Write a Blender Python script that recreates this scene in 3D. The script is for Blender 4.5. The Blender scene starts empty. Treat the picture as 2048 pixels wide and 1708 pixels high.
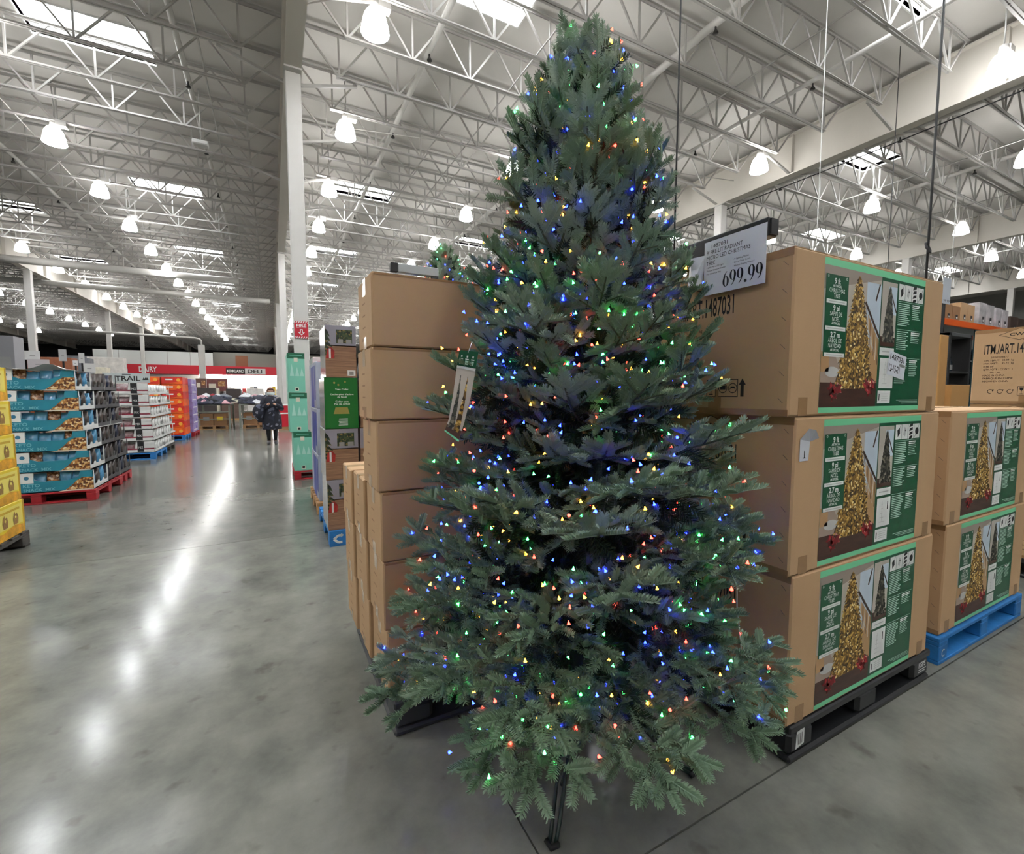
import bpy, math, random
from math import sin, cos, pi, radians
from mathutils import Vector, Matrix
from bpy_extras.object_utils import world_to_camera_view

# ------------------------------------------------------------------ camera, world, exposure
SC = bpy.context.scene
COL = SC.collection
CAM_H, F_PX, YAW, PITCH = 1.42, 911.0, radians(27.7), math.atan(67 / 911)
cam_data = bpy.data.cameras.new('camera')
cam_data.sensor_fit = 'HORIZONTAL'
cam_data.sensor_width = 36.0
cam_data.lens = 36.0 * F_PX / 2048.0
cam_data.clip_start, cam_data.clip_end = 0.02, 400
cam = bpy.data.objects.new('camera', cam_data)
COL.objects.link(cam)
cam.location = (0, 0, CAM_H)
cam.rotation_euler = (pi / 2 - PITCH, 0, -YAW)
SC.camera = cam
world = bpy.data.worlds.new('world')
world.use_nodes = True
world.node_tree.nodes['Background'].inputs[0].default_value = (0.55, 0.6, 0.7, 1)
world.node_tree.nodes['Background'].inputs[1].default_value = 0.2
SC.world = world
vs = SC.view_settings
vs.view_transform = 'Standard'
vs.look = 'None'
vs.exposure = 0.14
vs.gamma = 1.0
vs.use_curve_mapping = False
cy = SC.cycles
cy.use_denoising = True
cy.max_bounces = 5
cy.diffuse_bounces = 3
cy.glossy_bounces = 2
cy.adaptive_threshold = .03
cy.transmission_bounces = 3
cy.transparent_max_bounces = 8
cy.sample_clamp_indirect = 4.0
cy.use_light_tree = False
LAMP_POWER = 26.0         # radiance of the glowing lamp bells
LENS_POWER = 175.0        # radiance of the lamp mouths

SKY_POWER = 18.0         # radiance of the daylit skylight panes
random.seed(7)
R = random.Random(11)

# camera model (used to turn photo pixels into directions; distances come from the floor, walls and things)
_fw = Vector((sin(YAW) * cos(PITCH), cos(YAW) * cos(PITCH), -sin(PITCH)))
_rt = Vector((cos(YAW), -sin(YAW), 0))
_up = _rt.cross(_fw)
def proj(p):
    v = Vector(p) - Vector((0, 0, CAM_H))
    z = v.dot(_fw)
    return (1024 + F_PX * v.dot(_rt) / z, 854 - F_PX * v.dot(_up) / z, z) if z > .05 else (-9999, -9999, z)
def ray(x, y):
    return _fw + _rt * ((x - 1024) / F_PX) - _up * ((y - 854) / F_PX)
def on_y(x, y, Y):
    d = ray(x, y); return Vector((0, 0, CAM_H)) + d * (Y / d.y)
def on_x(x, y, X):
    d = ray(x, y); return Vector((0, 0, CAM_H)) + d * (X / d.x)

# ------------------------------------------------------------------ materials
def lin(c):
    return tuple(((v / 255) / 12.92 if v / 255 <= .04045 else ((v / 255 + .055) / 1.055) ** 2.4) for v in c)
MATS = {}
def M(name, rgb, rough=.6, metal=0., emit=0., noise=None, bump=None, vary=0., spec=None, stretch=None, rgb2=None, trans=0., coat=0.):
    """procedural material; rgb in sRGB 0..255; noise=(scale, amount), bump=(scale, strength), vary = per-object brightness"""
    if name in MATS:
        return MATS[name]
    m = bpy.data.materials.new(name)
    m.use_nodes = True
    nt = m.node_tree
    b = nt.nodes['Principled BSDF']
    c = lin(rgb)
    b.inputs['Base Color'].default_value = (*c, 1)
    b.inputs['Roughness'].default_value = rough
    b.inputs['Metallic'].default_value = metal
    if spec is not None:
        b.inputs['Specular IOR Level'].default_value = spec
    if coat:
        b.inputs['Coat Weight'].default_value = coat
        b.inputs['Coat Roughness'].default_value = .12
    if trans:
        b.inputs['Transmission Weight'].default_value = trans
    if emit:
        b.inputs['Emission Color'].default_value = (*c, 1)
        b.inputs['Emission Strength'].default_value = emit
    vec = None
    if noise or bump:
        tc = nt.nodes.new('ShaderNodeTexCoord')
        mp = nt.nodes.new('ShaderNodeMapping')
        nt.links.new(tc.outputs['Object'], mp.inputs[0])
        if stretch:
            mp.inputs['Scale'].default_value = stretch
        vec = mp.outputs[0]
    last = None
    if noise:
        n = nt.nodes.new('ShaderNodeTexNoise')
        n.inputs['Scale'].default_value = noise[0]
        n.inputs['Detail'].default_value = 6
        n.inputs['Roughness'].default_value = .6
        nt.links.new(vec, n.inputs['Vector'])
        r = nt.nodes.new('ShaderNodeValToRGB')
        a = noise[1]
        c2 = lin(rgb2) if rgb2 else tuple(v * (1 - a) for v in c)
        r.color_ramp.elements[0].position = .3
        r.color_ramp.elements[1].position = .7
        r.color_ramp.elements[0].color = (*c2, 1)
        r.color_ramp.elements[1].color = (*(c if rgb2 else tuple(min(1, v * (1 + a)) for v in c)), 1)
        nt.links.new(n.outputs['Fac'], r.inputs[0])
        last = r.outputs[0]
    if vary:
        oi = nt.nodes.new('ShaderNodeObjectInfo')
        mr = nt.nodes.new('ShaderNodeMapRange')
        mr.inputs['To Min'].default_value = 1 - vary
        mr.inputs['To Max'].default_value = 1 + vary
        nt.links.new(oi.outputs['Random'], mr.inputs['Value'])
        mx = nt.nodes.new('ShaderNodeMix')
        mx.data_type = 'RGBA'
        mx.blend_type = 'MULTIPLY'
        mx.inputs[0].default_value = 1
        if last:
            nt.links.new(last, mx.inputs[6])
        else:
            mx.inputs[6].default_value = (*c, 1)
        nt.links.new(mr.outputs[0], mx.inputs[7])
        last = mx.outputs[2]
    if last:
        nt.links.new(last, b.inputs['Base Color'])
    if bump:
        n2 = nt.nodes.new('ShaderNodeTexNoise')
        n2.inputs['Scale'].default_value = bump[0]
        n2.inputs['Detail'].default_value = 4
        nt.links.new(vec, n2.inputs['Vector'])
        bp = nt.nodes.new('ShaderNodeBump')
        bp.inputs['Strength'].default_value = bump[1]
        bp.inputs['Distance'].default_value = .01
        nt.links.new(n2.outputs['Fac'], bp.inputs['Height'])
        nt.links.new(bp.outputs[0], b.inputs['Normal'])
    MATS[name] = m
    return m

def speckle(name, cols, scale, rough=.6, stretch=None):
    """voronoi-cell print: cells take colours from the list"""
    m = bpy.data.materials.new(name)
    m.use_nodes = True
    nt = m.node_tree
    b = nt.nodes['Principled BSDF']
    b.inputs['Roughness'].default_value = rough
    tc = nt.nodes.new('ShaderNodeTexCoord')
    mp = nt.nodes.new('ShaderNodeMapping')
    if stretch:
        mp.inputs['Scale'].default_value = stretch
    v = nt.nodes.new('ShaderNodeTexVoronoi')
    v.inputs['Scale'].default_value = scale
    sx = nt.nodes.new('ShaderNodeSeparateColor')
    r = nt.nodes.new('ShaderNodeValToRGB')
    r.color_ramp.interpolation = 'CONSTANT'
    els = r.color_ramp.elements
    while len(els) < len(cols):
        els.new(.5)
    tot = sum(w for _, w in cols); acc = 0
    for e, (c, w) in zip(els, cols):
        e.position = acc / tot; acc += w
        e.color = (*lin(c), 1)
    L = nt.links.new
    L(tc.outputs['Object'], mp.inputs[0]); L(mp.outputs[0], v.inputs['Vector'])
    L(v.outputs['Color'], sx.inputs[0]); L(sx.outputs[0], r.inputs[0]); L(r.outputs[0], b.inputs['Base Color'])
    MATS[name] = m
    return m

# ------------------------------------------------------------------ mesh builder (world coordinates)
class MB:
    def __init__(s):
        s.v, s.f, s.mi, s.sm = [], [], [], []
    def add(s, vs, fs, mi=0, smooth=False):
        o = len(s.v)
        s.v.extend(tuple(v) for v in vs)
        for f in fs:
            s.f.append(tuple(i + o for i in f)); s.mi.append(mi); s.sm.append(smooth)
        return s
    def box(s, x0, x1, y0, y1, z0, z1, mi=0, rot=0):
        vs = [(x, y, z) for z in (z0, z1) for x, y in ((x0, y0), (x1, y0), (x1, y1), (x0, y1))]
        if rot:
            cx, cy_ = (x0 + x1) / 2, (y0 + y1) / 2
            c, q = cos(rot), sin(rot)
            vs = [(cx + (x - cx) * c - (y - cy_) * q, cy_ + (x - cx) * q + (y - cy_) * c, z) for x, y, z in vs]
        return s.add(vs, [(3, 2, 1, 0), (4, 5, 6, 7), (0, 1, 5, 4), (1, 2, 6, 5), (2, 3, 7, 6), (3, 0, 4, 7)], mi)
    def cbox(s, x0, x1, y0, y1, z0, z1, b=.006, mi=0):
        """chamfered box"""
        vs, idx = [], {}
        X, Y, Z = (x0, x1), (y0, y1), (z0, z1)
        for i in (0, 1):
            for j in (0, 1):
                for k in (0, 1):
                    sx, sy, sz = 1 - 2 * i, 1 - 2 * j, 1 - 2 * k
                    for a in range(3):
                        p = [X[i] + sx * b, Y[j] + sy * b, Z[k] + sz * b]
                        p[a] = (X[i], Y[j], Z[k])[a]
                        idx[i, j, k, a] = len(vs); vs.append(tuple(p))
        fs = []
        def q(*ks):
            fs.append(tuple(idx[k] for k in ks))
        for i in (0, 1):
            t = [(i, 0, 0, 0), (i, 1, 0, 0), (i, 1, 1, 0), (i, 0, 1, 0)]; q(*(t if i else t[::-1]))
            t = [(0, i, 0, 1), (0, i, 1, 1), (1, i, 1, 1), (1, i, 0, 1)]; q(*(t if i else t[::-1]))
            t = [(0, 0, i, 2), (1, 0, i, 2), (1, 1, i, 2), (0, 1, i, 2)]; q(*(t if i else t[::-1]))
        for i in (0, 1):
            for j in (0, 1):
                t = [(i, j, 0, 0), (i, j, 0, 1), (i, j, 1, 1), (i, j, 1, 0)]; q(*(t if i == j else t[::-1])[::-1])
                t = [(i, 0, j, 0), (i, 0, j, 2), (i, 1, j, 2), (i, 1, j, 0)]; q(*(t if i == j else t[::-1]))
                t = [(0, i, j, 1), (0, i, j, 2), (1, i, j, 2), (1, i, j, 1)]; q(*(t if i == j else t[::-1])[::-1])
        for i in (0, 1):
            for j in (0, 1):
                for k in (0, 1):
                    t = [(i, j, k, 0), (i, j, k, 1), (i, j, k, 2)]; q(*(t if (i + j + k) % 2 else t[::-1]))
        return s.add(vs, fs, mi)
    def tube(s, pts, r, n=6, mi=0, caps=True, smooth=True):
        pts = [Vector(p) for p in pts]
        rs = r if isinstance(r, (list, tuple)) else [r] * len(pts)
        vs, fs = [], []
        prev = None
        for i, p in enumerate(pts):
            t = (pts[min(i + 1, len(pts) - 1)] - pts[max(i - 1, 0)])
            t = t.normalized() if t.length > 1e-9 else Vector((0, 0, 1))
            if prev is None:
                a = Vector((0, 0, 1)) if abs(t.z) < .9 else Vector((1, 0, 0))
                u = t.cross(a).normalized()
            else:
                u = (prev - t * prev.dot(t)).normalized()
            prev = u
            w = t.cross(u)
            for k in range(n):
                a = 2 * pi * k / n
                vs.append(p + (u * cos(a) + w * sin(a)) * rs[i])
        for i in range(len(pts) - 1):
            for k in range(n):
                k2 = (k + 1) % n
                fs.append((i * n + k, i * n + k2, (i + 1) * n + k2, (i + 1) * n + k))
        if caps:
            fs.append(tuple(range(n))[::-1]); fs.append(tuple(range((len(pts) - 1) * n, len(pts) * n)))
        return s.add(vs, fs, mi, smooth)
    def bar(s, a, b, w, h=None, mi=0):
        """square bar from a to b"""
        a, b = Vector(a), Vector(b)
        t = (b - a).normalized()
        ref = Vector((0, 0, 1)) if abs(t.z) < .95 else Vector((1, 0, 0))
        u = t.cross(ref).normalized() * (w / 2)
        v = u.cross(t).normalized() * ((h or w) / 2)
        vs = [p + q for p in (a, b) for q in (-u - v, u - v, u + v, -u + v)]
        return s.add(vs, [(0, 1, 2, 3), (7, 6, 5, 4), (0, 4, 5, 1), (1, 5, 6, 2), (2, 6, 7, 3), (3, 7, 4, 0)], mi)
    def lathe(s, prof, c, n=16, mi=0, smooth=True, sx=1, sy=1):
        vs, fs = [], []
        for r, z in prof:
            for k in range(n):
                a = 2 * pi * k / n
                vs.append((c[0] + r * cos(a) * sx, c[1] + r * sin(a) * sy, c[2] + z))
        for i in range(len(prof) - 1):
            for k in range(n):
                k2 = (k + 1) % n
                fs.append((i * n + k, i * n + k2, (i + 1) * n + k2, (i + 1) * n + k))
        return s.add(vs, fs, mi, smooth)
    def build(s, name, mats, parent=None, org=None):
        """org: world position the vertices are taken relative to (the parent thing's location)"""
        me = bpy.data.meshes.new(name)
        o = Vector(org) if org is not None else (Vector(parent.location) if parent is not None and parent.parent is None else Vector((0, 0, 0)))
        if parent is not None and parent.parent is not None and org is None:
            p = parent
            while p.parent is not None:
                o = o + Vector(p.location); p = p.parent
            o = o + Vector(p.location)
        me.from_pydata([(v[0] - o.x, v[1] - o.y, v[2] - o.z) for v in s.v], [], s.f)
        mats = mats if isinstance(mats, (list, tuple)) else [mats]
        for m in mats:
            me.materials.append(m)
        me.polygons.foreach_set('material_index', s.mi)
        me.polygons.foreach_set('use_smooth', s.sm)
        me.update()
        ob = bpy.data.objects.new(name, me)
        COL.objects.link(ob)
        if parent is not None:
            ob.parent = parent
        elif org is not None:
            ob.location = o
        return ob

def tag(o, label, cat, group=None):
    o['label'] = label; o['category'] = cat
    if group:
        o['group'] = group
    return o
def thing(name, loc, label, cat, group=None):
    o = bpy.data.objects.new(name, None)
    o.empty_display_size = .1
    COL.objects.link(o); o.location = loc
    return tag(o, label, cat, group)
def node(name, parent, loc=(0, 0, 0)):
    o = bpy.data.objects.new(name, None)
    COL.objects.link(o); o.parent = parent; o.location = loc
    return o
def struct(o):
    o['kind'] = 'structure'
    return o
def dup(o, loc, label=None, group=None, parent=None):
    c = o.copy(); COL.objects.link(c); c.location = loc
    if label: c['label'] = label
    if group: c['group'] = group
    if parent is not None: c.parent = parent
    for ch in o.children:
        d = ch.copy(); COL.objects.link(d); d.parent = c
        for g in ch.children:
            e = g.copy(); COL.objects.link(e); e.parent = d
    return c

# ------------------------------------------------------------------ flat print: polygons and lettering laid on a face
_glyphs = {}
def glyphs(txt, bold=0.):
    k = (txt, bold)
    if k not in _glyphs:
        cu = bpy.data.curves.new('t', 'FONT')
        cu.body = txt; cu.size = 1; cu.resolution_u = 2; cu.offset = bold
        ob = bpy.data.objects.new('t', cu)
        me = bpy.data.meshes.new_from_object(ob)
        vs = [(v.co.x, v.co.y) for v in me.vertices]
        fs = [tuple(p.vertices) for p in me.polygons]
        bpy.data.meshes.remove(me); bpy.data.objects.remove(ob); bpy.data.curves.remove(cu)
        x0 = min((v[0] for v in vs), default=0); x1 = max((v[0] for v in vs), default=0)
        _glyphs[k] = ([(x - x0, y) for x, y in vs], fs, x1 - x0)
    return _glyphs[k]
class Print:
    """polygons in face coordinates (u right, v up, metres) put on a face given by origin, u and v directions"""
    def __init__(s, o, u, v, step=.0005, base=.0008):
        s.o, s.u, s.w = Vector(o), Vector(u), Vector(v)
        s.n = s.u.cross(s.w).normalized(); s.step, s.base = step, base
        s.mb = MB()
    def pt(s, a, b, lay):
        return s.o + s.u * a + s.w * b + s.n * (s.base + s.step * lay)
    def poly(s, pts, mi, lay=0):
        s.mb.add([s.pt(a, b, lay) for a, b in pts], [tuple(range(len(pts)))], mi)
    def rect(s, a0, a1, b0, b1, mi, lay=0):
        s.poly([(a0, b0), (a1, b0), (a1, b1), (a0, b1)], mi, lay)
    def line(s, pts, w, mi, lay=0):
        for (a0, b0), (a1, b1) in zip(pts, pts[1:]):
            d = math.hypot(a1 - a0, b1 - b0) or 1
            x, y = -(b1 - b0) / d * w / 2, (a1 - a0) / d * w / 2
            s.poly([(a0 - x, b0 - y), (a1 - x, b1 - y), (a1 + x, b1 + y), (a0 + x, b0 + y)], mi, lay)
    def disc(s, a, b, r, mi, lay=0, n=14, ry=None):
        s.poly([(a + r * cos(2 * pi * k / n), b + (ry or r) * sin(2 * pi * k / n)) for k in range(n)], mi, lay)
    def ring(s, a, b, r, w, mi, lay=0, n=18, t0=0, t1=2 * pi):
        for k in range(n):
            t, q = t0 + (t1 - t0) * k / n, t0 + (t1 - t0) * (k + 1) / n
            s.poly([(a + r * cos(t), b + r * sin(t)), (a + (r + w) * cos(t), b + (r + w) * sin(t)),
                    (a + (r + w) * cos(q), b + (r + w) * sin(q)), (a + r * cos(q), b + r * sin(q))], mi, lay)
    def text(s, txt, a, b, h, mi, lay=1, align='L', width=None, sx=1., bold=0.):
        """h = capital height; width fixes the run length"""
        vs, fs, w = glyphs(txt, bold)
        k = h / .7
        kx = (width / w) if width and w else k * sx
        W = w * kx
        a0 = a - (W if align == 'R' else W / 2 if align == 'C' else 0)
        s.mb.add([s.pt(a0 + x * kx, b + y * k, lay) for x, y in vs], fs, mi)
        return W
    def build(s, name, mats, parent):
        return s.mb.build(name, mats, parent)

# common materials
concrete_joint = M('joint dark', (52, 52, 50), .9)
steel_white = M('white painted steel', (205, 203, 198), .5, noise=(1.5, .05))
steel_grey = M('grey painted steel', (128, 130, 128), .5)
carton_m = M('corrugated cardboard', (190, 155, 115), .75, noise=(3, .04), bump=(260, .05), vary=.03)
carton_d = M('brown cardboard', (150, 112, 76), .75, noise=(3, .06), vary=.05)
carton_edge = M('cardboard edge', (205, 175, 135), .8)
tape_m = M('brown packing tape', (156, 122, 86), .22, noise=(20, .08))
clear_tape = M('clear tape shine', (196, 168, 132), .15)
ink = M('black ink', (26, 22, 20), .8)
ink2 = M('worn black ink', (58, 44, 34), .8)
white = M('white print', (236, 236, 232), .5)
paper = M('white paper', (228, 230, 236), .45)
grey_print = M('grey print', (150, 150, 148), .6)
lightgrey = M('light grey print', (205, 205, 202), .6)
dkgreen = M('dark green print', (14, 84, 54), .35)
mint = M('mint green print', (124, 218, 164), .4)
black_plastic = M('black plastic', (30, 31, 33), .38, noise=(8, .15))
blue_paint = M('blue painted wood', (32, 112, 178), .6, noise=(14, .22))
red_paint = M('red painted wood', (158, 24, 34), .6, noise=(14, .2))
raw_wood = M('raw pallet wood', (176, 136, 92), .75, noise=(12, .15), stretch=(1, 6, 6))
grey_wood = M('dark grey pallet wood', (70, 66, 60), .8, noise=(12, .2))
dark = M('near black', (16, 16, 18), .6)
# ------------------------------------------------------------------ the building
X_MIN, X_MAX, Y_MIN, Y_MAX, DECK = -36.0, 46.0, -14.0, 80.0, 8.5

def floor_material():
    m = bpy.data.materials.new('polished concrete')
    m.use_nodes = True
    nt = m.node_tree; L = nt.links.new
    b = nt.nodes['Principled BSDF']
    tc = nt.nodes.new('ShaderNodeNewGeometry')
    n1 = nt.nodes.new('ShaderNodeTexNoise'); n1.inputs['Scale'].default_value = .55; n1.inputs['Detail'].default_value = 4; n1.inputs['Roughness'].default_value = .62
    n2 = nt.nodes.new('ShaderNodeTexNoise'); n2.inputs['Scale'].default_value = 4.5; n2.inputs['Detail'].default_value = 7; n2.inputs['Roughness'].default_value = .65
    for n in (n1, n2): L(tc.outputs['Position'], n.inputs['Vector'])
    r = nt.nodes.new('ShaderNodeValToRGB')
    r.color_ramp.elements[0].position = .32; r.color_ramp.elements[1].position = .68
    r.color_ramp.elements[0].color = (*lin((80, 82, 78)), 1)
    r.color_ramp.elements[1].color = (*lin((134, 134, 124)), 1)
    mx = nt.nodes.new('ShaderNodeMath'); mx.operation = 'MULTIPLY_ADD'
    L(n2.outputs['Fac'], mx.inputs[0]); mx.inputs[1].default_value = .42
    sub = nt.nodes.new('ShaderNodeMath'); sub.operation = 'MULTIPLY_ADD'; sub.inputs[1].default_value = .58; sub.inputs[2].default_value = 0
    L(n1.outputs['Fac'], sub.inputs[0]); L(sub.outputs[0], mx.inputs[2]); L(mx.outputs[0], r.inputs[0])
    n3 = nt.nodes.new('ShaderNodeTexNoise'); n3.inputs['Scale'].default_value = 7.5; n3.inputs['Detail'].default_value = 3
    L(tc.outputs['Position'], n3.inputs['Vector'])
    r3 = nt.nodes.new('ShaderNodeValToRGB')
    r3.color_ramp.elements[0].position = .27; r3.color_ramp.elements[1].position = .37
    r3.color_ramp.elements[0].color = (.72, .71, .7, 1); r3.color_ramp.elements[1].color = (1, 1, 1, 1)
    L(n3.outputs['Fac'], r3.inputs[0])
    ms = nt.nodes.new('ShaderNodeMix'); ms.data_type = 'RGBA'; ms.blend_type = 'MULTIPLY'; ms.inputs[0].default_value = 1
    L(r.outputs[0], ms.inputs[6]); L(r3.outputs[0], ms.inputs[7])
    oi = nt.nodes.new('ShaderNodeObjectInfo')
    mr = nt.nodes.new('ShaderNodeMapRange'); mr.inputs['To Min'].default_value = .86; mr.inputs['To Max'].default_value = 1.1
    L(oi.outputs['Random'], mr.inputs['Value'])
    mm = nt.nodes.new('ShaderNodeMix'); mm.data_type = 'RGBA'; mm.blend_type = 'MULTIPLY'; mm.inputs[0].default_value = 1
    L(ms.outputs[2], mm.inputs[6]); L(mr.outputs[0], mm.inputs[7]); L(mm.outputs[2], b.inputs['Base Color'])
    rr = nt.nodes.new('ShaderNodeMapRange'); rr.inputs['To Min'].default_value = .13; rr.inputs['To Max'].default_value = .19
    L(n1.outputs['Fac'], rr.inputs['Value']); L(rr.outputs[0], b.inputs['Roughness'])
    b.inputs['Specular IOR Level'].default_value = .22
    bp = nt.nodes.new('ShaderNodeBump'); bp.inputs['Strength'].default_value = .04; bp.inputs['Distance'].default_value = .02
    L(n1.outputs['Fac'], bp.inputs['Height']); L(bp.outputs[0], b.inputs['Normal'])
    return m
floor_m = floor_material()
S = 4.05; GX, GY = .68, .966
fl = MB().box(X_MIN, X_MAX, Y_MIN, Y_MAX, -.06, -.012).build('floor', concrete_joint)
struct(fl)
far = MB()
for i in range(-10, 13):
    for j in range(-5, 21):
        x0, x1, y0, y1 = GX + i * S, GX + (i + 1) * S, GY + j * S, GY + (j + 1) * S
        x0, x1, y0, y1 = max(x0, X_MIN), min(x1, X_MAX), max(y0, Y_MIN), min(y1, Y_MAX)
        if x1 - x0 < .1 or y1 - y0 < .1: continue
        near = -3 <= i <= 4 and -2 <= j <= 7
        g = .003
        mb = MB() if near else far
        mb.box(x0 + g, x1 - g, y0 + g, y1 - g, -.02, 0)
        if near: mb.build('slab', floor_m, fl)
o = far.build('slab_field', floor_m, fl); o['kind'] = 'stuff'

wall_m = M('grey wall paint', (150, 150, 147), .8, noise=(.4, .05))
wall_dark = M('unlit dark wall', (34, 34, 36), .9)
struct(MB().box(X_MIN - .2, X_MIN, Y_MIN, Y_MAX, 0, DECK).build('wall_left', wall_m))
struct(MB().box(X_MAX, X_MAX + .2, Y_MIN, Y_MAX, 0, DECK).build('wall_right', wall_m))
struct(MB().box(X_MIN, X_MAX, Y_MIN - .2, Y_MIN, 0, DECK).build('wall_front', wall_m))
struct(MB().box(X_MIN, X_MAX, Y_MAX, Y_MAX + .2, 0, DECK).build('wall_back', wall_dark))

# skylights: (x centre, first y, step, count)
SKY = [(-2.95, 12.25, 7.75, 8), (-2.95, 4.2, 7.75, 1), (3.07, 17.1, 7.75, 7), (3.45, 7.7, 7.75, 1), (3.07, -1.0, 7.75, 1), (8.6, 20.3, 7.75, 6),
       (10.1, 4.0, 7.75, 1), (15.95, -.3, 7.95, 6), (21.95, 4.2, 7.95, 5), (28.3, 8.2, 7.95, 4), (34.5, 12.2, 7.95, 3),
       (-8.65, 8.5, 7.9, 7), (-15.0, 20.3, 7.9, 5), (-21.5, 32., 7.9, 3)]
SKYS = [(x, y + k * s) for x, y, s, n in SKY for k in range(n)]
deck_m = M('white ceiling insulation', (212, 209, 204), .8, noise=(.6, .05), bump=(5, .15))
ceil = bpy.data.objects.new('ceiling', None); COL.objects.link(ceil); struct(ceil)
HW, HD = .98, .52
mb = MB()
xs = sorted({X_MIN, X_MAX, *[x - HW for x, _ in SKYS], *[x + HW for x, _ in SKYS]})
for a, b_ in zip(xs, xs[1:]):
    xm = (a + b_) / 2
    holes = sorted((y - HD, y + HD) for x, y in SKYS if abs(x - xm) < HW)
    y = Y_MIN
    for h0, h1 in holes + [(Y_MAX, Y_MAX)]:
        if h0 > y: mb.box(a, b_, y, h0, DECK, DECK + .1)
        y = max(y, h1)
mb.build('roof_deck', deck_m, ceil)
pane_m = M('daylit skylight pane', (250, 252, 255), .5, emit=SKY_POWER)
curb_m = M('skylight curb', (228, 228, 224), .6)
sky0 = None
for x, y in SKYS:
    if sky0 is None:
        sky0 = node('skylight', ceil, (x, y, DECK))
        MB().box(x - HW, x + HW, y - HD, y + HD, DECK + .2, DECK + .22).build('pane', pane_m, sky0, org=(x, y, DECK))
        c = MB()
        c.box(x - HW - .03, x + HW + .03, y - HD - .03, y - HD, DECK - .03, DECK + .25).box(x - HW - .03, x + HW + .03, y + HD, y + HD + .03, DECK - .03, DECK + .25)
        c.box(x - HW - .03, x - HW, y - HD, y + HD, DECK - .03, DECK + .25).box(x + HW, x + HW + .03, y - HD, y + HD, DECK - .03, DECK + .25)
        c.build('curb', curb_m, sky0, org=(x, y, DECK))
    else:
        dup(sky0, (x, y, DECK), parent=ceil)

# columns and girders
COLS = [(.53, 9.72), (.53, 21.9), (.53, 34.0), (.53, 46.2), (12.63, 10.0), (12.63, 22.2), (12.63, 34.4), (24.7, 10.0), (24.7, 22.2), (36.8, 10), (36.8, 22),
        (-10.1, 30.3), (-10.3, 43.0), (-10.1, 51.6)]
GB, GT = 7.28, 8.34
c0 = None
for x, y in COLS:
    if c0 is None:
        c0 = bpy.data.objects.new('column', None); COL.objects.link(c0); c0.location = (x, y, 0); struct(c0)
        MB().cbox(x - .13, x + .13, y - .13, y + .13, 0, GB - .02, .012).build('shaft', steel_white, c0)
        MB().box(x - .22, x + .22, y - .19, y + .19, 0.0, .03).build('base_plate', steel_grey, c0)
        MB().box(x - .15, x + .15, y - .26, y + .26, GB - .03, GB).build('cap_plate', steel_white, c0)
    else:
        dup(c0, (x, y, 0))
girder_m = M('cream painted girder', (212, 207, 198), .55, noise=(.7, .04))
LINES = [-35.0, -22.6, -10.1, .53, 12.63, 24.73, 36.83]
for x in LINES:
    mb = MB()
    mb.box(x - .14, x + .14, Y_MIN, Y_MAX, GB, GB + .03).box(x - .14, x + .14, Y_MIN, Y_MAX, GT - .03, GT).box(x - .012, x + .012, Y_MIN, Y_MAX, GB + .03, GT - .03)
    for k in range(0, 24):
        y = Y_MIN + 1.5 + k * 4.05
        mb.box(x - .12, x + .12, y - .006, y + .006, GB + .03, GT - .03)
    mb.build('girder', girder_m, ceil)

# open-web joists between the girders
TOPZ, BOTZ = 8.42, 7.62
joist_m = M('white joist paint', (182, 180, 176), .55)
def joist_geo(L_, part=None, x=0, y=0, z=0):
    """bars of a joist of span L_ centred on x"""
    n = max(4, round((L_ - 1.6) / 1.2)); s = (L_ - 1.6) / n
    bars = []
    x0 = x - L_ / 2 + .8
    for i in range(n + 1):
        b = (x0 + i * s, y, z + BOTZ)
        bars.append((b, (x0 + i * s, y, z + TOPZ)))
        if i < n: bars.append((b, (x0 + (i + .5) * s, y, z + TOPZ)))
        if i > 0: bars.append((b, (x0 + (i - .5) * s, y, z + TOPZ)))
    bars.append(((x0, y, z + BOTZ), (x - L_ / 2 + .16, y, z + TOPZ - .06)))
    bars.append(((x0 + n * s, y, z + BOTZ), (x + L_ / 2 - .16, y, z + TOPZ - .06)))
    return bars
def chord(mb, L_, zc, x, y, z, end):
    for d in (-.028, .028):
        mb.box(x - L_ / 2 + end, x + L_ / 2 - end, y + d - .02, y + d + .02, z + zc - .004, z + zc + .004)
        mb.box(x - L_ / 2 + end, x + L_ / 2 - end, y + d * .4 - .004, y + d * .4 + .004, z + zc, z + zc + (.045 if zc < 8 else -.045))
PITCHJ = 1.132
protos = {}
near_proto = {}
farj = MB()
def visible_span(x0, x1, y, z):
    for k in range(13):
        p = proj((x0 + (x1 - x0) * k / 12, y, z))
        if p[2] > .5 and -60 < p[0] < 2108 and -60 < p[1] < 1000: return True
    return False
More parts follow.
